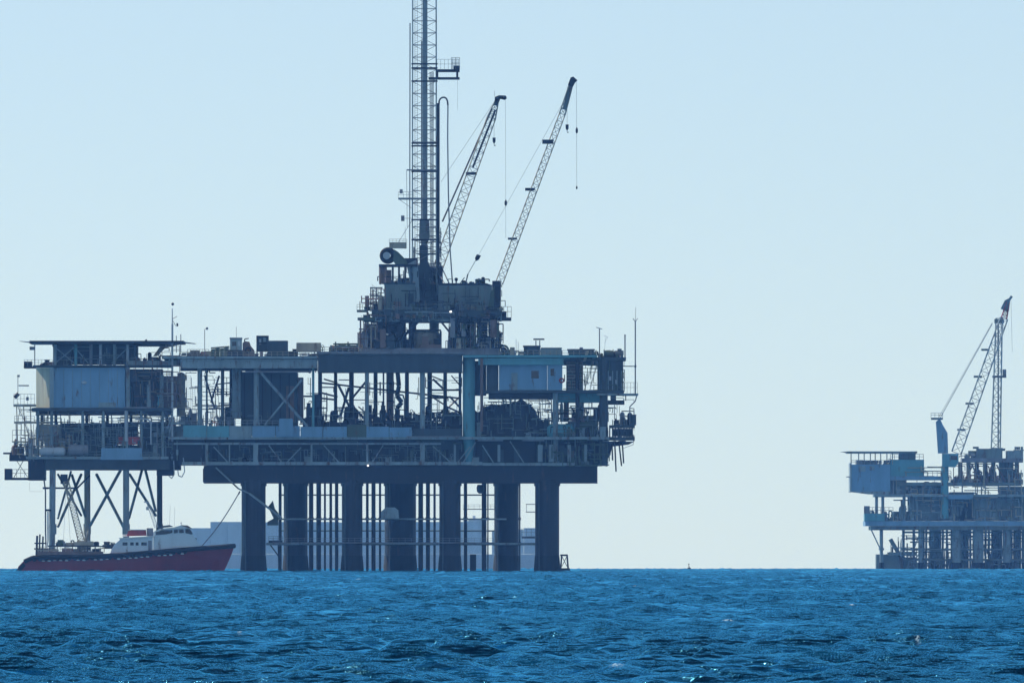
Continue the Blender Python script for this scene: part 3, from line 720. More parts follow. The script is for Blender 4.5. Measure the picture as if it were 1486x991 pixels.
part(t, 'upper_stair_tower', 'dark', [T(x, 417, d, x, 452, d, 1.8, 5) for x in (538, 546, 553) for d in (4, 9)], [B(537, y, 555, y + 1.2, 3.6, 9.4) for y in (417, 429, 441)]); stairs(t, 551, 430, 539, 418, 4.6, 'tan'); stairs(t, 539, 441, 552, 430, 4.6, 'tan'); stairs(t, 552, 452, 539, 441, 4.6, 'tan')
part(t, 'stay_wire', 'grey', T(537, 440, 4, 530, 460, 4, .8, 4))
part(t, 'lower_stair_tower', 'rust', [T(x, 462, d, x, 506, d, 2.4, 5) for x in (523, 531, 539, 547) for d in (3, 10)], [B(521, y, 549, y + 1.6, 2.6, 10.4) for y in (463, 477, 491)])
part(t, 'landing', 'green', B(518, 450, 534, 453, 2, 9), B(519, 461, 545, 465, 2, 9), RAIL(518, 534, 450, 2, 9, 8, 4, .7)); stairs(t, 524, 464, 545, 477, 4, 'tan'); stairs(t, 545, 478, 526, 491, 4, 'grey'); stairs(t, 526, 492, 545, 505, 4, 'tan')
part(t, 'cellar_tank', 'tan', B(534, 470, 546, 505, 6, 9), label='tan tank in the lower stair tower')
for x, w in ((553, 6), (566, 5), (580, 8), (596, 6)): part(t, 'substructure_post', 'dark', B(x - w / 2, 460.4, x + w / 2, 505, 4, 6)); part(t, 'substructure_post', 'dark', B(x + 3, 460.4, x + 5 + w / 2, 505, 22, 24))
part(t, 'substructure_wall', 'navy', B(548, 462, 586, 484, 8, 20), B(556, 486, 590, 505, 9, 18)); part(t, 'generator', 'navy', B(561, 490, 573, 503, 2.4, 3.8), B(562, 488, 572, 490, 2.6, 3.6))
part(t, 'substructure_brace', 'dark', T(580, 494, 3, 608, 466, 3, 4.5, 5)); part(t, 'substructure_brace', 'dark', T(640, 467, 3, 653, 483, 3, 3, 5)); part(t, 'substructure_brace', 'grey', T(652, 468, 3, 650, 505, 3, 1.6, 5))
part(t, 'blowout_tank', 'tan', LATHE(617, 505, 9, [(22, 0), (23, 12), (21, 21), (18, 25), (17, 26)], 18)); part(t, 'blowout_stack', 'rust', B(612, 488, 622, 505, 4, 6), B(609, 500, 640, 505, 3.6, 6.4)); part(t, 'blowout_frame', 'dark', B(600, 478, 640, 480.5, 5, 5.8), B(638, 480.5, 641, 505, 5, 5.8))
clutter(t, 590, 655, 506, 18, 3, 8, 16, ['rust', 'tan', 'grey', 'dark'], 21)
clutter(t, 545, 600, 506, 26, 2, 8, 14, ['dark', 'navy', 'rust', 'mid'], 22)
for x0, x1, m in ((655, 668, 'navy'), (669, 691, 'green'), (692, 708, 'navy'), (709, 719, 'green')): part(t, 'support_wall', m, B(x0, 460.4, x1 - .4, 505, 8 + x0 % 3, 22))
clutter(t, 650, 722, 506, 34, 1.5, 7, 26, ['rust', 'green', 'navy', 'grey', 'tan', 'dark'], 23)
pipework(t, 655, 720, 462, 505, 1.5, 8, 40, 'tan', 24); pipework(t, 530, 600, 452, 505, 1.5, 8, 40, 'dark', 25); pipework(t, 540, 660, 452, 466, 1.2, 2.4, 24, 'mid', 26)  # the tan pipes carry a sunlit accent in their colour
part(t, 'crane_base_stair', 'tan', [T(x, 467, 2, x, 506, 2, 1.2, 4) for x in (712, 718, 722)], EX([(716, 506), (722, 480), (726, 480), (728, 506)], 4, 9))
part(t, 'side_balcony', 'dark', B(715, 461, 742, 465.5, 3, 12), B(726, 452, 735, 461, 5, 9), RAIL(715, 742, 461, 3, 12, 16, 5, .8), B(716, 450, 728, 455, 4, 11)); part(t, 'balcony_post', 'tan', T(716, 466, 4, 714, 480, 4, 2, 5))
clutter(t, 522, 556, 451, 26, 2, 10, 12, ['rust', 'tan', 'dark', 'green'], 74)
clutter(t, 520, 600, 463, 12, 1, 3, 18, ['dark', 'navy', 'rust', 'green'], 75)
clutter(t, 520, 556, 505, 36, 2, 9, 18, ['rust', 'tan', 'dark', 'grey'], 76)
clutter(t, 600, 726, 462, 12, .8, 2.2, 20, ['dark', 'green', 'navy', 'rust'], 77)
clutter(t, 655, 730, 490, 30, .8, 3, 20, ['green', 'dark', 'rust', 'grey'], 78)
pipework(t, 518, 560, 416, 505, 1.5, 9, 60, 'rust', 79); pipework(t, 655, 730, 450, 505, .8, 4, 60, 'dark', 80); pipework(t, 590, 640, 380, 452, 4, 12, 50, 'dark', 81)
clutter(t, 560, 634, 413, 10, 3, 12, 14, ['dark', 'rust', 'slate', 'tan'], 110); clutter(t, 640, 712, 411, 7, 4, 11, 12, ['dark', 'slate', 'green'], 111)
pipework(t, 556, 728, 414, 452, 2.2, 2.9, 46, 'dark', 112, (.7, 1.6)); pipework(t, 556, 728, 430, 466, 1.6, 2.6, 46, 'slate', 113, (.7, 1.6)); pipework(t, 600, 640, 330, 410, 9, 16, 40, 'navy', 114, (.8, 1.8))
for x in (575, 640, 668, 705): ladder(t, x, 414, 462, 1.7, 3, 'grey')
clutter(t, 556, 728, 451, 16, 1.6, 2.9, 24, ['dark', 'green', 'rust', 'slate', 'tan'], 115)
# drawworks and its big drum, left of the derrick foot
g = part(t, 'drawworks_drum', 'black', TORUS(563, 371, 4, 8, 4.2, 22, 8)); part(g, 'hub', 'pale', W(FR.p(561, 371, 3), FR.p(561, 371, 5), 5.4 * FR.s, None, 14))
part(t, 'drawworks_housing', 'green', EX([(572, 362), (578, 366), (590, 378), (592, 384), (574, 384), (570, 378)], 3.4, 8)); part(t, 'drawworks_roof', 'tan', B(565, 352, 590, 360.5, 4, 9), RAIL(565, 590, 352, 4, 9, 5, 5, .6))
part(t, 'drawworks_deck', 'dark', B(550, 384, 606, 387.5, 3, 12), B(578, 375, 606, 384, 5, 10))
for x in (552, 560, 570, 579, 588, 597): part(t, 'drawworks_leg', 'rust' if x < 565 else 'navy', T(x, 387, 4, x, 413, 4, 3, 6)); part(t, 'drawworks_leg', 'navy', T(x, 387, 11, x, 413, 11, 3, 6))
part(t, 'engine_shed', 'rust', B(550, 392, 568, 412, 5, 9), B(550, 387.6, 559, 392, 5, 9)); clutter(t, 552, 604, 412, 14, 4, 10, 14, ['dark', 'rust', 'navy', 'mid'], 27); pipework(t, 550, 606, 386, 412, 3, 8, 20, 'dark', 28)
part(t, 'derrick_foot', 'mid', EX([(590, 384), (606, 376), (610, 450), (594, 450), (597, 420)], 4, 8)); part(t, 'derrick_foot', 'navy', EX([(606, 396), (611, 380), (622, 380), (625, 420), (623, 450), (604, 450)], 9, 15))
part(t, 'a_frame', 'dark', T(636, 378, 10, 652, 412, 4, 1.8, 5)); part(t, 'a_frame', 'dark', T(634, 390, 10, 645, 412, 4, 1.6, 5)); part(t, 'a_frame', 'mid', T(606, 378, 10, 596, 412, 4, 2.4, 5))
part(t, 'sag_pipe', 'grey', T(641, 420, 5, 634, 411, 5, 1.4, 5)); clutter(t, 606, 640, 426, 40, 8, 16, 12, ['dark', 'navy', 'dark'], 29)

# ------------------------------------------------------------------ derrick
t = thing('derrick', 'tall lattice drilling derrick running out of the top of the picture', 'derrick', (616, 450, 13))
lattice(t, (616, 400, 13), (616, -110, 13), 35, 34, 29, ('mid', 'grey'), 2.0, .95)
part(t, 'guide_beam', 'mid', B(613.2, -110, 619.8, 440, 12.4, 13.6)); part(t, 'guide_beam', 'mid', B(611, 60, 613, 400, 15, 15.5))
part(t, 'side_rail', 'grey', T(595, 34, 11, 594.4, 400, 11, 1.8, 5)); ladder(t, 604, -100, 390, 10.2, 4, 'grey')
part(t, 'leg_extension', 'mid', T(599, 400, 10.4, 598, 450, 10.4, 2.4, 6)); part(t, 'leg_extension', 'mid', T(633, 400, 10.4, 636, 450, 10.4, 2.4, 6)); part(t, 'leg_extension', 'mid', T(599, 400, 15.6, 600, 450, 15.6, 2.4, 6)); part(t, 'leg_extension', 'mid', T(633, 400, 15.6, 634, 450, 15.6, 2.4, 6))
for y in (92, 98, 117, 207, 211, 248, 318, 347): part(t, 'cross_beam', 'dark', B(597, y, 635, y + 2.2, 10, 10.3)); part(t, 'cross_beam', 'dark', B(597, y, 635, y + 2.2, 15.6, 15.9))
part(t, 'travelling_block', 'slate', EX([(609, 318), (623, 318), (624, 345), (619, 356), (613, 356), (608, 345)], 11.4, 12.2)); part(t, 'drill_line', 'dark', T(612, -110, 11.8, 612, 318, 11.8, .7, 4), T(620, -110, 11.8, 620, 318, 11.8, .7, 4))
part(t, 'top_drive', 'navy', B(606, 384, 624, 412, 11, 13), B(609, 356, 621, 384, 11.3, 12.7))
part(t, 'stand_of_pipe', 'dark', [T(624 + k * 1.6, 105, 14 + (k % 2) * .5, 625 + k * 1.2, 440, 14 + (k % 2) * .5, 1.0, 5) for k in range(4)])
g = part(t, 'monkey_board', 'dark', B(633, 101.6, 667, 104.6, 9, 17), B(622, 113, 667, 115.6, 9.4, 16.6), B(633, 104.6, 636, 113, 9.4, 16.6), B(662, 104.6, 665, 113, 9.4, 16.6))
part(g, 'finger', 'dark', [T(655 + k * 2, 84 + (k % 3), 10, 655 + k * 2, 102, 10, .9, 4) for k in range(7)], [T(655, y, 10, 667, y, 10, .8, 4) for y in (84, 92)]); part(g, 'windbreak', 'grey', RAIL(634, 667, 101.6, 9, 17, 15, 5, .6)); part(g, 'pipe_stop', 'dark', B(658, 96, 667, 102, 10, 15)); part(g, 'stay', 'grey', T(664, 116, 10, 664, 160, 10, .4, 4))
g = part(t, 'stabbing_board', 'grey', B(578, 287.6, 634, 289.6, 8, 16), RAIL(578, 600, 287.6, 8, 16, 9, 6, .6, 'flb')); part(g, 'light_box', 'grey', B(580, 275, 584.4, 281, 9, 10)); part(g, 'bracket', 'grey', T(580, 290, 9, 597, 302, 9, .9, 4))
part(t, 'light_box', 'grey', B(582, 313, 587, 321, 9, 10), T(587, 317, 9.5, 598, 317, 9.5, .9, 4)); part(t, 'guy_strut', 'grey', T(598, 320, 9, 578, 352, 9, .9, 4)); part(t, 'guy_strut', 'grey', T(588, 330, 9, 588, 352, 9, .7, 4)); part(t, 'side_frame', 'grey', B(590, 246, 634, 248, 8.6, 8.9), T(590, 248, 8.8, 591, 330, 8.8, .9, 4))
part(t, 'crown_platform', 'dark', B(590, -116, 642, -111, 8, 18), RAIL(590, 642, -116, 8, 18, 9, 8, .8))
t = thing('kelly_hose', 'dark looped hose hanging in an upside-down U right of the derrick', 'hose', (645, 405, 8))
part(t, 'riser', 'black', T(636, 150, 8, 636, 405, 8, 4.2, 8)); part(t, 'gooseneck', 'dark', PL([(637, 152, 8), (637.4, 146, 8), (640, 142.6, 8), (644, 141.4, 8), (647.6, 143, 8), (649.4, 147, 8), (650, 153, 8)], 2.4, 8)); part(t, 'hose_length', 'grey', PL([(650, 152, 8), (649.6, 200, 8), (650.6, 280, 8), (653, 360, 8), (656.5, 411, 8)], 2.0, 7))

# ------------------------------------------------------------------ cranes on the upper deck
t = thing('pedestal_crane', 'crane with the longer steep boom, in front of the derrick, hanging two hooks', 'crane', (690, 470, 8), 'pedestal cranes on the drilling platform')
g = part(t, 'machinery_house', 'slate', B(636, 414, 714, 450.6, 3.2, 12)); part(g, 'roof', 'dark', EX([(640, 411), (706, 411), (715, 414), (636, 414)], 3, 12.2)); part(g, 'access_panel', 'slate', B(672, 418, 692, 440, 3.08, 3.196)); part(g, 'access_panel', 'slate', B(640, 424, 668, 448, 3.08, 3.196)); part(g, 'access_panel', 'slate', B(694, 418, 711, 440, 3.08, 3.196))
for x0, x1 in ((645, 651), (662, 674), (688, 700)): part(g, 'window', 'glass', B(x0, 442, x1, 450, 3.05, 3.19))
part(t, 'boom_frame', 'dark', B(714.3, 408, 727, 452, 4, 11)); part(t, 'boom_frame', 'green', EX([(712, 424), (718, 414), (716, 462), (706, 462)], 2.6, 3.1))
part(t, 'slew_ring', 'dark', T(684, 450.8, 7, 684, 462, 7, 44, 20)); g = part(t, 'operator_cab', 'navy', B(640, 451, 700, 460, 1.4, 2.9)); part(g, 'window', 'glass', B(664, 452, 672, 459, 1.3, 1.396))
part(t, 'floodlight', 'lamp', LATHE(654, 453.5, .9, [(.5, 0), (1.6, .6), (1.6, 1.8), (.5, 2.4)], 10), label='small lit white floodlight on the crane front')
part(t, 'gantry', 'dark', T(676, 411, 6, 679, 398, 7, 2, 5)); part(t, 'gantry', 'dark', T(668, 411, 6, 674, 403, 7, 1.4, 5)); part(t, 'roof_lamp', 'dark', LATHE(662, 411, 5, [(1, 0), (1, 3), (2.4, 3.6), (2.4, 7), (1, 8)], 8)); part(t, 'roof_lamp', 'dark', LATHE(701, 411, 5, [(1, 0), (1, 3), (2.6, 3.6), (2.6, 8), (1, 9)], 8)); part(t, 'roof_lamp', 'grey', LATHE(695, 411, 7, [(.7, 0), (.7, 5), (1.6, 5.6), (1.6, 7)], 8))
lattice(t, (724.5, 411, 7.5), (816, 166, 7.5), 10.5, 8.5, 24, ('tan', 'grey'), 1.7, .9, 'boom_', False)
lattice(t, (816, 166, 7.5), (828.5, 124, 7.5), 8.5, 5.0, 6, ('slate', 'slate'), 2.2, 1.1, 'boom_tip_', False)
part(t, 'boom_tip_plate', 'slate', EX([(816, 158), (822, 160), (831, 126), (826, 124)], 7.2, 7.8)); part(t, 'boom_head', 'black', EX([(824, 124), (828, 113), (832, 111.5), (838, 117), (835, 120), (831, 127)], 6.9, 8.1)); part(t, 'boom_collar', 'dark', B(787, 203, 803, 209, 6.6, 8.4)); part(t, 'boom_collar', 'dark', B(762, 273, 776, 277, 6.7, 8.3)); part(t, 'boom_collar', 'dark', B(737, 345, 750, 348, 6.7, 8.3))
part(t, 'boom_pendant', 'grey', T(679, 398, 7.2, 693, 373, 7.2, 1.3, 4), T(693, 373, 7.2, 822, 140, 7.2, .55, 4), T(693, 373, 7.9, 822, 140, 7.9, .55, 4)); part(t, 'pendant_sheave', 'black', EX([(689, 375), (692, 369), (698, 371), (695, 377), (691, 379)], 6.9, 8.1))
hookblock(t, 823, 126, 181, 7.5, h=11, w=4.6); part(t, 'auxiliary_cable', 'grey', T(836.5, 118, 7.5, 837, 270, 7.5, .6, 4)); part(t, 'auxiliary_ball', 'dark', LATHE(837, 194, 7.5, [(.6, 0), (1.7, 2), (1.7, 6), (.6, 9)], 10)); part(t, 'auxiliary_hook', 'dark', LATHE(837, 275, 7.5, [(.5, 0), (1.4, 2), (.6, 5)], 8))
t = thing('pedestal_crane', 'shorter crane boom leaning close behind the derrick, with a forward-bent tip', 'crane', (640, 470, 26), 'pedestal cranes on the drilling platform')
part(t, 'pedestal', 'mid', T(630, 405, 26, 630, 511, 26, 14, 16)); part(t, 'machinery_house', 'navy', B(610, 388, 640, 410, 22, 30))
lattice(t, (636, 388, 26), (713, 172, 26), 14, 12.5, 18, ('tan', 'grey'), 1.7, .9, 'boom_', False)
part(t, 'boom_collar', 'dark', B(676, 250, 692, 254, 25, 27)); part(t, 'boom_stay', 'dark', T(642, 322, 25.6, 714, 158, 25.6, 2.6, 5)); part(t, 'boom_stay', 'dark', T(686, 244, 25.2, 719, 160, 25.2, 3.2, 5))
lattice(t, (713, 172, 26), (721, 147, 26), 12.5, 5, 4, ('slate', 'slate'), 2.0, 1.1, 'boom_tip_', False)
part(t, 'boom_head', 'dark', EX([(716, 152), (719, 141), (724, 138.6), (734, 139), (735.5, 143), (733, 145.6), (726, 144), (722, 154)], 25.5, 26.5)); part(t, 'tip_sheave', 'black', TORUS(732.4, 142.2, 25.3, 1.8, 1.1, 12, 6)); part(t, 'tip_sheave', 'black', TORUS(720.6, 143, 25.3, 1.8, 1.1, 12, 6)); part(t, 'tip_aerial', 'grey', T(718, 141, 26, 717.4, 132, 26, .7, 4))
part(t, 'boom_pendant', 'grey', T(652, 246, 26.4, 716, 150, 26.4, .6, 4), T(640, 264, 26.4, 652, 246, 26.4, .6, 4))
hookblock(t, 717, 150, 200, 26, h=11, w=4.6); part(t, 'auxiliary_cable', 'grey', T(733.4, 146, 26, 734, 346, 26, .5, 4)); part(t, 'auxiliary_ball', 'dark', LATHE(734, 299, 26, [(.6, 0), (1.9, 2), (1.9, 6), (.6, 9)], 10))

# ------------------------------------------------------------------ left platform with helideck
r = thing('production_platform', 'smaller left platform with flat helideck on braced slim legs, behind the red boat', 'oil platform', (150, 829, 10))
for x, d, m, w, xb in ((76.5, 2, 'mid', 9, 75), (126.5, 16, 'tan', 9, 127), (183, 2, 'mid', 9, 183), (231.5, 16, 'navy', 8, 232), (92, 30, 'dark', 6, 92), (206, 30, 'dark', 6, 205)):
    if d < 30:
        g = part(r, 'leg', m, T(x, 678, d, xb, 836, d, w, 12))
        part(g, 'node_can', m, T(x, 760, d, x, 775, d, w + 2, 12))
for a in ((118, 688, 15, 84, 764, 3, 4), (104, 688, 15, 124, 750, 15.5, 4), (140, 688, 15, 180, 766, 3, 4.4), (175, 682, 3, 131, 762, 15, 4.4), (188, 688, 3, 226, 748, 15, 4), (206, 682, 15, 187, 752, 3, 4),
          (211, 682, 18, 226, 742, 16, 4), (103, 684, 18, 84, 752, 4, 3.2), (84, 688, 4, 118, 748, 15, 3.2)):
    part(r, 'leg_brace', 'slate', T(*a, 6))
part(r, 'horizontal_brace', 'dark', T(66, 708, 2, 112, 708, 4, 2.6, 6)); part(r, 'horizontal_brace', 'dark', T(112, 708, 6, 130, 690, 12, 2.6, 6))
part(r, 'riser_pipe', 'dark', PL([(64, 697, 1), (66, 712, 1), (66, 770, 1), (67, 800, 1), (67, 834, 1)], 2.0)); part(r, 'riser_pipe', 'white', PL([(69.5, 742, .6), (69.5, 785, .6), (66, 800, .6)], 2.4)); part(r, 'flange', 'dark', T(62, 708, 1, 70, 708, 1, 3, 6), T(66, 740, 1, 74, 740, 1, 3, 6))
part(r, 'bracket_box', 'dark', B(88, 688, 98, 702, 3, 6))
part(r, 'rope_net', 'grey', T(43, 700, 0, 43, 713, 0, .4, 4), T(43, 713, 0, 62, 713, 0, .4, 4))
girder(r, 'deck_girder', 'navy', 66, 667, 246, 681, 1, .8, 20); girder(r, 'deck_girder', 'dark', 66, 667, 246, 682, 24, .8, 20)
part(r, 'lower_deck', 'mid', B(40, 662.6, 246, 666.4, 0, 26)); part(r, 'end_block', 'dark', B(42, 666.8, 66, 697, 3, 18)); part(r, 'end_walkway', 'dark', B(7, 693, 66.4, 696.4, 1, 7), RAIL(18, 42, 693, 1, 7, 12, 5, .8, 'fb'), T(20, 693, 1, 34, 668, 1, 1.4, 4), T(24, 668, 1, 40, 692, 1, 1.2, 4)); part(r, 'end_box', 'dark', B(7, 680, 17.5, 693, 1.4, 6)); part(r, 'left_outrigger', 'dark', B(5, 656.4, 30, 659, 2, 6))
for x0, x1, y0, y1, m, d in ((66, 96, 640, 662, 'pale', 3), (97, 130, 636, 662, 'grey', 4), (131, 170, 630, 662, 'navy', 6), (171, 205, 646, 662, 'navy', 6), (206, 240, 612, 662, 'navy', 5), (90, 200, 614, 640, 'navy', 13), (54, 90, 616, 640, 'mid', 12)):
    part(r, 'equipment_room', m, B(x0, y0, x1, y1, d, 22))
part(r, 'blue_skid', 'blue', B(147, 650, 206, 662.4, -.4, 2.4), B(146.4, 662.5, 207, 667, -.5, -.03)); part(r, 'valve_skid', 'red', B(171, 634, 206, 645, 1, 4)); part(r, 'column', 'pale', T(183, 596, .2, 183, 640, .2, 5, 8))
part(r, 'gantry_pipe', 'pale', PL([(196, 608, 0), (214, 608, 0), (219, 612, 0), (219, 645, 0)], 2.2)); part(r, 'gantry_pipe', 'grey', PL([(190, 613, 0), (228, 613, 0), (228, 660, 0)], 1.6))
clutter(r, 44, 110, 662, 40, 0, 4, 24, ['grey', 'tan', 'pale', 'pale', 'tan', 'rust', 'mid'], 31); clutter(r, 110, 240, 662, 40, .5, 5, 26, ['navy', 'dark', 'mid', 'rust', 'navy'], 32)
clutter(r, 208, 262, 668, 40, .5, 6, 14, ['navy', 'dark', 'mid', 'dark'], 33)
pipework(r, 46, 120, 612, 664, 0, 6, 50, 'tan', 34); pipework(r, 110, 240, 602, 664, .2, 8, 70, 'mid', 35); pipework(r, 60, 244, 600, 618, .2, 20, 50, 'dark', 36)  # tan run: sunlit warmth put into the pipe colour
for x in (55, 75, 120, 150, 184, 205, 236): part(r, 'column', 'mid', T(x, 596, 1, x, 663, 1, 4.5, 8)); part(r, 'column', 'dark', T(x + 6, 596, 22, x + 6, 663, 22, 4.5, 8))
part(r, 'middle_deck', 'navy', B(48, 592.4, 250, 597, 0, 26)); part(r, 'deck_lip', 'grey', B(180, 590.4, 226, 592.2, -.4, .6)); girder(r, 'deck_girder', 'dark', 52, 597.2, 250, 602.4, 1, .5, 22)
g = part(r, 'quarters_wall', 'blue', B(78, 534, 183, 592, 1, 20)); 
for k in range(7): part(g, 'wall_seam', 'mid', B(92 + k * 13, 536, 92.5 + k * 13, 591, .93, .997))
part(g, 'emblem', 'pale', LATHE(122, 558, .96, [(.1, 0), (3.6, 1.6), (3.6, 4.2), (.1, 5.6)], 10), label='small pale round emblem on the blue wall'); part(g, 'vent_panel', 'mid', B(143, 584, 168, 591, .9, .996))
def SKEW(x0, x1, y0, y1, d0, d1, t=1.0):
    q = [FR.p(x0, y0, d1), FR.p(x1, y0, d0), FR.p(x1, y1, d0), FR.p(x0, y1, d1)]
    v = q + [(a, b_ + t, c) for a, b_, c in q]
    return v, [(0, 1, 2, 3), (7, 6, 5, 4), (0, 4, 5, 1), (1, 5, 6, 2), (2, 6, 7, 3), (3, 7, 4, 0)]
part(r, 'quarters_end', 'khaki', SKEW(52.4, 72, 534, 592, 2, 17, 2), label='tan end wall of the quarters block'); part(r, 'corner_column', 'mid', B(72.3, 533, 78, 592, .4, 2.4)); part(r, 'corner_column', 'mid', B(183.2, 533, 188.4, 592, .4, 2.4))
part(r, 'plant_room', 'navy', B(189, 536, 236, 592, 4, 20)); part(r, 'plant_tank', 'rust', B(236.4, 546, 257, 592, 5, 18)); part(r, 'plant_tank', 'tan', LATHE(263, 604, 8, [(6, 0), (6, 58), (5, 62), (1, 64)], 12), label='upright tan tank beside the radio mast')
clutter(r, 190, 236, 592, 48, 1, 3.6, 22, ['navy', 'mid', 'dark', 'teal'], 37); pipework(r, 190, 270, 536, 592, 1, 5, 40, 'tan', 38)  # tan pipes here imitate sunlit metal by colour
part(r, 'roof_deck', 'navy', B(50, 530.6, 250, 533, 0, 26)); part(r, 'bridge_deck', 'mid', B(188, 524, 262, 530.4, 2, 20)); part(r, 'roof_walkway', 'dark', B(35, 532, 52, 534.6, 1, 8), B(35, 524.6, 46.6, 531.8, 2, 7)); part(r, 'handrail', 'grey', RAIL(35, 76, 531, 1, 8, 9, 5, .7, 'flb'), kind='stuff'); part(r, 'net_post', 'grey', T(50.5, 531, 2, 50.5, 499, 2, 1.6, 5), B(43, 503, 50, 508, 2, 3))
clutter(r, 58, 74, 531, 10, 2, 8, 5, ['rust', 'dark', 'grey'], 39)
part(r, 'helideck_support', 'navy', B(78, 500.4, 104, 530.4, 5, 18), B(104.3, 502, 182, 529, 14, 22), B(182.3, 500.4, 200, 530.4, 6, 18)); 
for x, m in ((80, 'mid'), (110, 'teal'), (132, 'grey'), (146, 'pale'), (166, 'mid'), (185, 'pale'), (196, 'navy')): part(r, 'helideck_post', m, T(x, 499.8, 3, x, 530.5, 3, 4.4, 8))
for a in ((80, 527, 108, 504), (108, 527, 80, 504), (185, 505, 162, 527), (110, 506, 128, 527)): part(r, 'helideck_brace', 'mid', T(a[0], a[1], 3.2, a[2], a[3], 3.2, 2, 5))
part(r, 'helideck', 'dark', B(45, 495.4, 268, 499.4, 0, 26)); part(r, 'safety_net', 'grey', EX([(27, 494.6), (45, 496), (45, 498), (30, 495.6)], 0, 26), EX([(268, 496), (286, 498.6), (282, 499.4), (268, 498.2)], 0, 26)); part(r, 'helideck_girder', 'navy', B(76, 499.6, 240, 503, 4, 5)); part(r, 'helideck_girder', 'tan', EX([(200, 500), (262, 500), (240, 505), (228, 517), (222, 517), (232, 503), (200, 503)], 8, 10)); part(r, 'deck_lamp', 'dark', LATHE(212, 495.4, 4, [(1.6, 0), (1.6, 2), (.8, 3)], 8))
clutter(r, 198, 264, 524, 14, 3, 14, 16, ['green', 'dark', 'navy', 'rust', 'green'], 40)
# stair tower at the left end
part(r, 'stair_tower', 'tan', [T(x0, 588, d, x1, 660, d, 1.5, 5) for x0, x1 in ((24, 26), (34, 38), (44, 46)) for d in (2, 7)], B(20, 586.6, 52, 590, 1, 8), B(21, 611.6, 73, 614.4, 1, 8), B(18, 640, 46, 642, 1, 8)); stairs(r, 26, 590, 36, 612, 3, 'rust'); stairs(r, 36, 614, 44, 640, 3, 'rust'); stairs(r, 40, 642, 24, 660, 3, 'grey')
part(r, 'handrail', 'grey', RAIL(20, 50, 586.6, 1, 8, 15, 5, .7), RAIL(21, 50, 611.6, 1, 8, 8, 5, .7), RAIL(18, 46, 640, 1, 8, 16, 5, .8), kind='stuff'); part(r, 'foghorn', 'dark', T(21, 577, 3, 27, 571, 3, 6, 8)); part(r, 'signal_post', 'grey', T(26, 570, 3, 26, 544, 3, 1.1, 5), B(25, 544, 28.6, 547, 2.6, 3.4), B(27, 558.6, 42, 560.4, 2.8, 3.2)); part(r, 'lamp_box', 'dark', B(38, 576, 41.6, 581, 3, 4)); part(r, 'stair_base', 'dark', B(14, 660, 44, 669, 2, 8)); clutter(r, 20, 48, 660, 26, 1, 6, 12, ['tan', 'dark', 'grey', 'rust'], 41); pipework(r, 16, 50, 642, 668, .6, 6, 18, 'grey', 42)
pipework(r, 40, 250, 598, 664, -.2, 1, 90, 'slate', 123, (.7, 1.6)); pipework(r, 190, 262, 500, 592, .2, 3, 60, 'rust', 124, (.6, 1.4)); pipework(r, 20, 70, 590, 664, 0, 4, 50, 'tan', 125, (.6, 1.4)); pipework(r, 80, 200, 502, 530, 2, 4, 40, 'slate', 126, (.6, 1.4))
part(r, 'gas_vessel', 'pale', T(60, 655, -.2, 92, 655, -.2, 12, 12), T(57, 655, -.2, 60, 655, -.2, 6, 12, 12), T(92, 655, -.2, 95, 655, -.2, 12, 12, 6)); part(r, 'gas_vessel', 'grey', T(100, 653, 0, 128, 653, 0, 16, 12))
# right-hand lower edge of the left platform
clutter(r, 246, 300, 618, 22, 3, 16, 16, ['pale', 'red', 'grey', 'mid'], 43); part(r, 'link_bridge', 'mid', B(240, 612, 268, 616, 2, 10), B(228, 618, 268, 634, 5, 12)); part(r, 'link_rail', 'pale', RAIL(236, 268, 612, 2, 10, 8, 5, .8), B(236, 619, 246, 621, 1.8, 2.2), B(236, 608, 246, 609.6, 1.8, 2.2))
t = thing('radio_mast', 'tall pale radio mast with a ball tip beside the helideck on the left platform', 'mast', (250, 640, 1))
part(t, 'pole', 'pale', T(250, 640, 1, 250, 470, 1, 3, 8), T(250, 470, 1, 250, 448, 1, 1.6, 7)); part(t, 'ball', 'dark', LATHE(250.6, 443.6, 1, [(.5, 0), (2, 1.4), (2, 3.2), (.5, 4.6)], 10)); part(t, 'arm', 'grey', T(250, 463, 1, 257, 459, 1, 1.1, 5), T(250, 464, 1, 255, 473, 1, .9, 5)); part(t, 'aerial', 'dark', B(256, 469, 258.6, 473.6, .8, 1.2)); part(t, 'cross_bar', 'grey', T(250, 500, 1, 263, 500, 1, 1.2, 4), T(250, 507, 1, 263, 507, 1, 1, 4)); part(t, 'aerial', 'grey', T(256, 512, 1, 256, 487, 1, 1.2, 5)); part(t, 'aerial', 'grey', T(262.4, 512, 1, 262.4, 485, 1, 1.4, 5)); part(t, 'base_stay', 'pale', T(250, 600, 1, 243, 622, 1, 1.8, 5), T(250, 606, 1, 246, 628, 1, 1.4, 5))
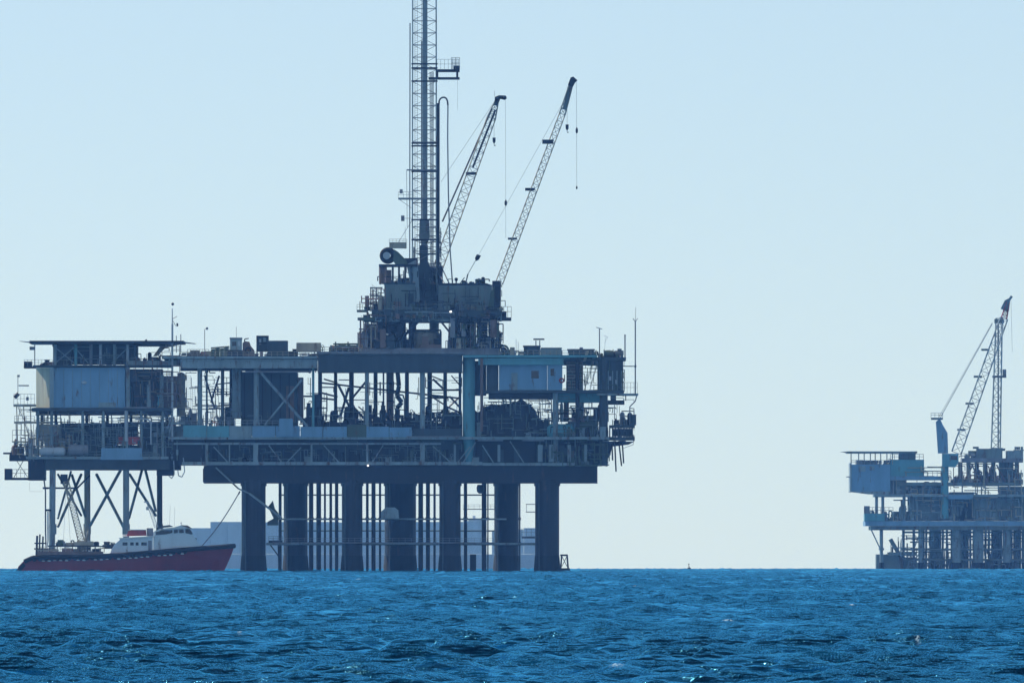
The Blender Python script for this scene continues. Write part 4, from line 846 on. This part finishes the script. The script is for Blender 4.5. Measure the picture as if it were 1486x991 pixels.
#@@BOAT
# ------------------------------------------------------------------ supply boat alongside the left platform
use(3972)
def hull_loft(st):
    """st: list of (deck_x, deck_y, deck_half, wl_x, wl_half); a round-bilged hull"""
    v = []; f = []; n = 7
    for xd, yd, hd, xw, hw in st:
        for k in range(n):
            side = (1, 1, 1, 0, -1, -1, -1)[k]
            if k in (0, 6): p = FR.p(xd, yd, 0); h = hd
            elif k in (1, 5): p = FR.p((xd + xw) / 2 + .2 * (xd - xw), (yd * .55 + 829 * .45), 0); h = hd * .55 + hw * .45
            elif k in (2, 4): p = FR.p(xw, 829.5, 0); h = hw
            else: p = FR.p(xw, 840, 0); h = 0
            v.append((p[0], p[1] - side * h, p[2]))
    m = len(st)
    for i in range(m - 1):
        for k in range(n - 1):
            a = i * n + k
            f.append((a, a + 1, a + n + 1, a + n))
        f.append((i * n + 6, i * n, (i + 1) * n, (i + 1) * n + 6))
    f.append(tuple(range(n))); f.append(tuple((m - 1) * n + k for k in range(n - 1, -1, -1)))
    return v, f
ST = [(27, 822, 3.6, 25, 3.2), (36, 812.5, 4.0, 30, 3.6), (48, 807, 4.3, 45, 4.0), (80, 806, 4.6, 78, 4.4), (120, 805.4, 4.7, 118, 4.5), (160, 804, 4.7, 157, 4.4), (200, 801.5, 4.6, 195, 4.2), (240, 798, 4.4, 230, 3.6), (270, 795.4, 3.9, 258, 2.8), (298, 793.2, 2.9, 282, 1.7), (322, 791.4, 1.6, 303, .7), (341, 790, .25, 320, .08)]
r = thing('supply_boat', 'dark red supply boat with white wheelhouse moored at the left platform', 'boat', (180, 829, 0))
h = part(r, 'hull', 'maroon', hull_loft(ST))
g = []
for i in range(1, len(ST) - 1):
    a, b_ = ST[i], ST[i + 1]
    for s_ in (-1, 1):
        pa = Vector(FR.p(a[0], a[1] + 1.8, 0)); pb = Vector(FR.p(b_[0], b_[1] + 1.8, 0))
        pa.y += s_ * (a[2] + .05); pb.y += s_ * (b_[2] + .05)
        g.append(W(pa, pb, 3.2 * FR.s, None, 8))
part(h, 'fender_strake', 'black', g)
def deck_at(x):
    for a, b_ in zip(ST[:-1], ST[1:]):
        if a[0] <= x <= b_[0]:
            t = (x - a[0]) / (b_[0] - a[0]); return a[1] + (b_[1] - a[1]) * t, a[2] + (b_[2] - a[2]) * t
    return ST[-1][1], ST[-1][2]
for k in range(27):
    x = 50 + k * 8.4
    y, hb = deck_at(x)
    part(r, 'fender_tyre', 'black', TORUS(x, y + 4.2, -hb - .28, 2.3, 1.0, 12, 6))
    if k not in (0, 6, 9, 13, 20, 24, 26): part(r, 'rubbing_pad', 'white', B(x + 2.4, y + 6.2, x + 6.8, y + 7.3 + (k % 3) * .4, -hb - .14, -hb + .35))
part(r, 'bulwark_rail', 'black', [W(tuple(Vector(FR.p(a[0], a[1] - .8, 0)) + Vector((0, s_ * a[2] * .98, 0))), tuple(Vector(FR.p(b_[0], b_[1] - .8, 0)) + Vector((0, s_ * b_[2] * .98, 0))), .9 * FR.s, None, 6) for a, b_ in zip(ST[5:-1], ST[6:]) for s_ in (-1, 1)])
part(r, 'foredeck_rail', 'white', RAIL(226, 296, 796, -2.6, 2.6, 4.5, 6, .6, 'fb'))
g = part(r, 'deckhouse', 'offwhite', EX([(160, 803), (162, 796), (166, 790), (176, 781), (222, 779), (222, 802)], -3.3, 3.3))
for k, (x0, x1) in enumerate(((178, 185), (189, 194), (197, 201), (205, 213))): part(g, 'window', 'glass', B(x0, 786.6, x1, 791, -3.4, -3.296))
part(g, 'roof', 'white', EX([(172, 780.4), (224, 777.2), (224, 779), (174, 782.4)], -3.6, 3.6)); part(g, 'door', 'grey', B(215, 784, 220, 800, -3.38, -3.296))
g = part(r, 'wheelhouse', 'offwhite', EX([(222.4, 800), (222.4, 772), (232, 767), (274, 766), (279, 774), (286, 784), (290, 794)], -2.9, 2.9))
part(g, 'window_band', 'glass', EX([(226, 776), (226, 771), (234, 769), (250, 768.6), (250, 773), (240, 775)], -3.0, -2.896)); part(g, 'window', 'glass', EX([(252.4, 773.4), (252.4, 768.4), (258, 768), (258, 773)], -3.0, -2.896)); part(g, 'window', 'glass', EX([(260, 773), (260, 768), (266, 767.6), (267, 773)], -3.0, -2.896)); part(g, 'front_window', 'glass', EX([(269, 773), (268.6, 767.4), (275.6, 767), (280.4, 774.5), (277, 775)], -3.0, 3.0))
part(g, 'roof', 'white', EX([(224, 770.4), (236, 766.4), (252, 765), (262, 762), (273, 762.8), (279, 767), (272, 766), (252, 767.4), (236, 768.8), (225, 772)], -3.3, 3.3)); part(g, 'roof_visor', 'rust', EX([(262, 761.6), (272, 762), (279, 766.6), (272, 765.4)], -3.4, -3.32)); part(g, 'trim', 'white', B(250, 792, 276, 793.6, -3.05, -2.93)); part(g, 'searchlight', 'dark', LATHE(283, 785, -2, [(1, 0), (2.4, 1), (2.4, 4), (1, 5)], 8))
part(r, 'funnel', 'grey', B(213, 766, 222.2, 777.6, -1.6, 1.6)); part(r, 'life_raft', 'red', EX([(184, 777.6), (186, 770.6), (190, 769), (212, 769), (212.6, 777)], -2.6, -.4), label='red box on the deckhouse roof'); part(r, 'life_raft_cradle', 'white', B(186, 768, 212, 769, -2.7, -.3), B(178, 775, 185, 778.6, -2.2, -.8)); part(r, 'radar_dome', 'navy', EX([(232, 766), (236, 762.6), (246, 761.4), (252, 764)], -1.2, 1.2)); part(r, 'roof_light', 'pale', LATHE(263, 762, 0, [(.5, 0), (.5, 2.4), (1.2, 3), (1.2, 4.4)], 8)); part(r, 'whip_aerial', 'grey', T(246, 762, 1, 247, 733, 1, .5, 4)); part(r, 'whip_aerial', 'grey', T(253, 763, 1, 253.6, 736, 1, .5, 4))
lattice(r, (227, 765, .5), (214, 728, .5), 5, 3, 9, ('pale', 'pale'), .8, .5, 'mast_', False); part(r, 'mast_lamp', 'pale', B(212, 735, 216, 740, .2, .8), B(209, 727, 216, 729, .3, .7))
lattice(r, (120, 792, 1), (96, 698, 1), 9, 7, 20, ('tan', 'tan'), 1.7, .9, 'deck_crane_boom_', False); part(r, 'deck_crane_base', 'tan', B(112, 784, 128, 800, -1, 3), T(122, 786, 1, 128, 770, 1, 2)); part(r, 'deck_crane_line', 'grey', T(96, 698, 1, 92, 788, 1, .5, 4), T(97, 700, 1, 102, 786, 1, .5, 4))
for x, y, w in ((54, 777, 3.4), (58, 775, 2.4), (62.5, 778, 2.6)): part(r, 'stern_post', 'dark', T(x - 1, 806, -3, x, y, -3, w, 7))
part(r, 'stern_frame', 'dark', B(50, 787, 66, 789, -3.2, -2.8), B(49.4, 795, 70, 797, -3.2, -2.8)); part(r, 'stern_ramp', 'dark', EX([(24, 826), (34, 816), (48, 806.4), (52, 806.4), (40, 818), (30, 828)], -3.9, 3.9)); part(r, 'deck_side', 'rust', B(54, 800, 150, 806.4, -4.5, -4.2), B(54, 800, 150, 806.4, 4.2, 4.5)); part(r, 'side_rail', 'tan', RAIL(52, 146, 800, -4.3, 4.3, 7, 7, .8, 'fb'), B(54, 797.6, 86, 799, -4.4, -4.1))
part(r, 'cargo_rack', 'dark', B(70, 791, 142, 793, -3, 3), [T(x, 793, d, x, 806, d, 1.6, 5) for x in range(72, 142, 11) for d in (-2.8, 2.8)]); part(r, 'cargo', 'pale', B(56, 800, 63, 803.6, -3.9, -2.6)); part(r, 'cargo', 'white', B(77, 799.6, 88, 802.4, -4.1, -3.4)); part(r, 'cargo', 'rust', B(90, 795, 106, 805, -3.4, 0)); part(r, 'cargo', 'tan', B(107, 786, 136, 791, -3, 2)); part(r, 'cargo', 'green', B(84, 783, 92, 791, -2, 2)); part(r, 'cargo', 'white', B(128, 798, 134, 804, -4, -3)); part(r, 'cargo', 'tan', B(96, 787, 106, 791, -2, 2)); part(r, 'cargo', 'dark', B(134, 796, 144, 806, -3, 3))
clutter(r, 58, 144, 805, 12, -3.6, 2, 26, ['tan', 'tan', 'rust', 'pale', 'white', 'grey', 'dark'], 51); clutter(r, 84, 132, 791, 8, -2.6, 2, 14, ['tan', 'green', 'grey', 'dark', 'pale'], 52); clutter(r, 146, 178, 796, 10, 1, 3, 10, ['dark', 'green', 'navy'], 53); clutter(r, 130, 164, 792, 7, 0, 3, 8, ['dark', 'green'], 54); part(r, 'gangway', 'dark', B(134, 791.6, 166, 793.4, 0, 2))
t = thing('mooring_rope', 'thin mooring rope rising from the red boat bow to the drilling platform', 'rope', (293, 792, 0))
q = [(293, 792, 0)]
for k in range(1, 9):
    u = k / 8; q.append((293 + 54 * u, 792 - 77 * u + 5 * math.sin(math.pi * u), 28 * u))
part(t, 'rope_span', 'rope', PL(q, 1.5, 6)); part(t, 'shackle', 'dark', T(346, 717, 27.6, 348, 713, 28.2, 2.2, 6))

# ------------------------------------------------------------------ second platform, far right: paler paints put extra haze into its colours
use(6000)
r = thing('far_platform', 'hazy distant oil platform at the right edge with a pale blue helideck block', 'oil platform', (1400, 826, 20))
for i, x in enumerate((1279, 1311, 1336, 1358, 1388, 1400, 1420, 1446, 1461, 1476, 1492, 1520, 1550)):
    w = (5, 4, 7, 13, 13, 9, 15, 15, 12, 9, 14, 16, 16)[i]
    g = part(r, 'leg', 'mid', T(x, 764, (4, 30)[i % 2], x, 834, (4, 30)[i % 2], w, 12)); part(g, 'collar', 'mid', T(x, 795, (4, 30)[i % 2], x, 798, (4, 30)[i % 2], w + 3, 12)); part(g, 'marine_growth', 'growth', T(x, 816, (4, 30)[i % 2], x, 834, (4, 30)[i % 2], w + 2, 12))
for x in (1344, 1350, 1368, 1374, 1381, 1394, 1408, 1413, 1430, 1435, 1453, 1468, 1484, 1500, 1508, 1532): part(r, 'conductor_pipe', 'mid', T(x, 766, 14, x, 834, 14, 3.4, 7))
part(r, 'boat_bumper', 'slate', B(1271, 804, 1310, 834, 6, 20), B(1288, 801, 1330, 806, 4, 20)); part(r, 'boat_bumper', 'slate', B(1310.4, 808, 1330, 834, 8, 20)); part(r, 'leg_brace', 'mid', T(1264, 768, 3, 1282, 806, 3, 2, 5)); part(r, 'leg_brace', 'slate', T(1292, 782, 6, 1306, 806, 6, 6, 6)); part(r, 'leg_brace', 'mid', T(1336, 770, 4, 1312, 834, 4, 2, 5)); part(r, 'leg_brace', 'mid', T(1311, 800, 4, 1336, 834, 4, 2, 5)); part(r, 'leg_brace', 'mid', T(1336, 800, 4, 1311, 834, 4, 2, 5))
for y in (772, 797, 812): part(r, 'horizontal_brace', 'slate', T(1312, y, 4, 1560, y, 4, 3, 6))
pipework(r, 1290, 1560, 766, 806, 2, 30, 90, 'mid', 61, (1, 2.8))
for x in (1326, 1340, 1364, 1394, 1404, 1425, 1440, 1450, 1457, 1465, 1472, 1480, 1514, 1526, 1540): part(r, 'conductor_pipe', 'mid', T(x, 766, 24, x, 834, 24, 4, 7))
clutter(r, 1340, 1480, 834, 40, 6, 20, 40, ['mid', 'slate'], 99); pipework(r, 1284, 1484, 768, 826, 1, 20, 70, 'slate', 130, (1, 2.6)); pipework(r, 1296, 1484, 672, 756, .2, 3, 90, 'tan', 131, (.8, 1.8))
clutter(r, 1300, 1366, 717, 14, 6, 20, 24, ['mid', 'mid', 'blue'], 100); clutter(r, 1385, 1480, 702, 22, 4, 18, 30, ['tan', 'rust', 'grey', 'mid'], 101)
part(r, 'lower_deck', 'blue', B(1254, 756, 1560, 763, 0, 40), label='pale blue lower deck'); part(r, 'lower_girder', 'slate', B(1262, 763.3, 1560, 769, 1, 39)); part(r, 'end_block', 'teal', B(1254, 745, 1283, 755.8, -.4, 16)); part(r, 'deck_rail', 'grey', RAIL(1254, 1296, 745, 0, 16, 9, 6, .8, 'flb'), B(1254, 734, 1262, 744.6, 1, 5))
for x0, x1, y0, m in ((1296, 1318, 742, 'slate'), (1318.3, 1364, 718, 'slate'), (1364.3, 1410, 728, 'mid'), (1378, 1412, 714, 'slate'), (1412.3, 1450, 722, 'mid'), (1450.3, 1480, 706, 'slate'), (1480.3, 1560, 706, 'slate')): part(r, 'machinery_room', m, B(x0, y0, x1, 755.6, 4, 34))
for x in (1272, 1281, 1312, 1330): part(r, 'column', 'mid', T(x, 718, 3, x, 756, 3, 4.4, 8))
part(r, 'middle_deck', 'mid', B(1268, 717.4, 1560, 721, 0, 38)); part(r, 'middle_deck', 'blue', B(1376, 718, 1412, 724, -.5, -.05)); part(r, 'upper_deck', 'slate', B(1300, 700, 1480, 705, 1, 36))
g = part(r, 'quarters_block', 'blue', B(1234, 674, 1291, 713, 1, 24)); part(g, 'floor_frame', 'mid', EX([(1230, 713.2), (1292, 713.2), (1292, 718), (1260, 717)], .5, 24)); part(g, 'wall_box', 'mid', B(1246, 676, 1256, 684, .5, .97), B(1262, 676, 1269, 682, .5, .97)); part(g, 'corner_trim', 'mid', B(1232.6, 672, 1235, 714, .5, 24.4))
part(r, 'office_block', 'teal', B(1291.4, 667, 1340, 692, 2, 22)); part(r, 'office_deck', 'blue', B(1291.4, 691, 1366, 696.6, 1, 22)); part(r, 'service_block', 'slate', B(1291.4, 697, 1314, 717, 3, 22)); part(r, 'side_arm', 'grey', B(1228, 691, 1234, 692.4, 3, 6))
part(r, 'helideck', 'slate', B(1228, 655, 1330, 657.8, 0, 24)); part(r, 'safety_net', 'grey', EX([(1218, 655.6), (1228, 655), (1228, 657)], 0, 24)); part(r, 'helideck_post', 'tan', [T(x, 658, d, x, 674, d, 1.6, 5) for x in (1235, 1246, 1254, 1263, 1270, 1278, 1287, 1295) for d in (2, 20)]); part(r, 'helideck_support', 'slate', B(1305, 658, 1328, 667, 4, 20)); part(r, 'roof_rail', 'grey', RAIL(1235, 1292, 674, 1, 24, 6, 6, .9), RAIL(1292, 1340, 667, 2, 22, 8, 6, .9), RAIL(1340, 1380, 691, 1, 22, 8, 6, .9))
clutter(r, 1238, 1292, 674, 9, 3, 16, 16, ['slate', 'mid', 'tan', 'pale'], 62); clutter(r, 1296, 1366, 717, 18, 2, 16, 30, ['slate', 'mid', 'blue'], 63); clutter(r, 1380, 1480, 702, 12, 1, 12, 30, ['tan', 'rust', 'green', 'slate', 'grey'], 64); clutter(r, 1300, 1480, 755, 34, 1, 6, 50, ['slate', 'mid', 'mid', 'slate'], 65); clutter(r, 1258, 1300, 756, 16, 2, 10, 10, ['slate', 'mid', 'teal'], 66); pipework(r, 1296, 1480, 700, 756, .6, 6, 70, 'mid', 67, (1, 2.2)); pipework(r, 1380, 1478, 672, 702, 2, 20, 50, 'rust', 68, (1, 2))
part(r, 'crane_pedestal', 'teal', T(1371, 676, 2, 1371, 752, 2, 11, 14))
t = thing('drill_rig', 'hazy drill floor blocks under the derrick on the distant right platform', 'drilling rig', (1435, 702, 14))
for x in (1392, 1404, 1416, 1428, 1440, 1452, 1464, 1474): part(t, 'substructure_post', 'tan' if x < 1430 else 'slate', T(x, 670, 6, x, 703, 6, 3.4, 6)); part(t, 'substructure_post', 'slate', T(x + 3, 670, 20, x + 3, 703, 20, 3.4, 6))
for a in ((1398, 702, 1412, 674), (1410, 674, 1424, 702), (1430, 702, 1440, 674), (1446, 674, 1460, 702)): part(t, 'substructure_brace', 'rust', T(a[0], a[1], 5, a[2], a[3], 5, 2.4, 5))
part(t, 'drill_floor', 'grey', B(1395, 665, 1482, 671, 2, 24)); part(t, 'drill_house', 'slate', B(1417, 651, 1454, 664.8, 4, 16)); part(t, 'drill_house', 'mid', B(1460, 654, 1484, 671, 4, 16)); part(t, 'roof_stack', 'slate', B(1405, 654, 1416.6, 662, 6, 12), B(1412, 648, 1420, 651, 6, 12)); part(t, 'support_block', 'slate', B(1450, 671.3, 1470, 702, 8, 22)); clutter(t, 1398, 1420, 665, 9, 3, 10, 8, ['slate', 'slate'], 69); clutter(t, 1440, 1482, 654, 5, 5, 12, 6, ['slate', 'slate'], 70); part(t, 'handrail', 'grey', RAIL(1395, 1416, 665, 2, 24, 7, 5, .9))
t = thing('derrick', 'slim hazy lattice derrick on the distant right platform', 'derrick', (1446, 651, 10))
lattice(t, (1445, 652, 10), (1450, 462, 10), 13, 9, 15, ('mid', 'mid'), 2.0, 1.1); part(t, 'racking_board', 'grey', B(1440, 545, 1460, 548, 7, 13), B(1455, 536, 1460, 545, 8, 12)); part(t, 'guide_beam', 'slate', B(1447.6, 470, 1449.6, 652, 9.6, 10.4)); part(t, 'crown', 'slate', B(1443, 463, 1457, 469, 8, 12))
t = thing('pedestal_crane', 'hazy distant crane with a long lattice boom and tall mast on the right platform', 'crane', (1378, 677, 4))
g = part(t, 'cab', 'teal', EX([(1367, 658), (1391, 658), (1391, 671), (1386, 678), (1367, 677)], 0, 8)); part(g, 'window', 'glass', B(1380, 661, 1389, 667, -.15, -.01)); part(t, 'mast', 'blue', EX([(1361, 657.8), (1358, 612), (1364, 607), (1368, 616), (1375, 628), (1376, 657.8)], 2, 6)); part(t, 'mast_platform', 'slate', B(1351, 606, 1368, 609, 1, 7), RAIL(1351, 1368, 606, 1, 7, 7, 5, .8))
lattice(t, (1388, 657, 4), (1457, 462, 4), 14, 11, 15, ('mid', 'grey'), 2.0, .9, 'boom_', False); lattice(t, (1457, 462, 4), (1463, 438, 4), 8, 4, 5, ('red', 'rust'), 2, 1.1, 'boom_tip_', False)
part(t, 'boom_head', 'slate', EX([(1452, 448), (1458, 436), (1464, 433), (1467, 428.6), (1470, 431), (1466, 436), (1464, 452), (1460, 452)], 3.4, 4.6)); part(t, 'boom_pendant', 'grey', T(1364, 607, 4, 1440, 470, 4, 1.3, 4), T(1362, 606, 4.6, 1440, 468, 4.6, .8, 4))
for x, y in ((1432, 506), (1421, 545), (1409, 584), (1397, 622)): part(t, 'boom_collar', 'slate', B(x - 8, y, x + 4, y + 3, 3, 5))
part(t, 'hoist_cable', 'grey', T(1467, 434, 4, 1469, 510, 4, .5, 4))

# ------------------------------------------------------------------ cargo ship on the horizon
use(9000)
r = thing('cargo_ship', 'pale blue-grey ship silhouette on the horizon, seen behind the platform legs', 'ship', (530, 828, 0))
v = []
part(r, 'hull', 'hazed_hull', EX([(262, 800), (270, 826), (282, 842), (772, 842), (784, 826), (790, 800), (778, 800), (776, 804), (300, 804), (290, 800)], -14, 14))
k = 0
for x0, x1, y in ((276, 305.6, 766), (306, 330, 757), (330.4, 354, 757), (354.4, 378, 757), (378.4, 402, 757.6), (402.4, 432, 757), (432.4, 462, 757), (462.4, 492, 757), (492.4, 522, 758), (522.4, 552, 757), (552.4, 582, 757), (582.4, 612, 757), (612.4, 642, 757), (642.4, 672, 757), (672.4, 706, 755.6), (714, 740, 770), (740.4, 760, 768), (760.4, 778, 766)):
    part(r, 'container_stack', 'hazed_box', B(x0, y, x1, 803.8, -13, 13))
part(r, 'bridge_house', 'hazed_box', B(680, 752, 700, 755.4, -12, 12), B(686, 748, 690, 752, -2, 2))
use(5600)
t = thing('channel_buoy', 'tiny dark buoy alone on the horizon between the two platforms', 'buoy', (1000, 826, 0))
part(t, 'float', 'dark', LATHE(1000, 828, 0, [(2.2, 0), (2.8, 2), (2.6, 4), (1.4, 5)], 10)); part(t, 'tower', 'dark', T(1000, 823, 0, 999.6, 819, 0, 1.6, 5, .8)); part(t, 'lantern', 'dark', LATHE(999.6, 819, 0, [(.8, 0), (.9, 1), (.3, 1.8)], 8))
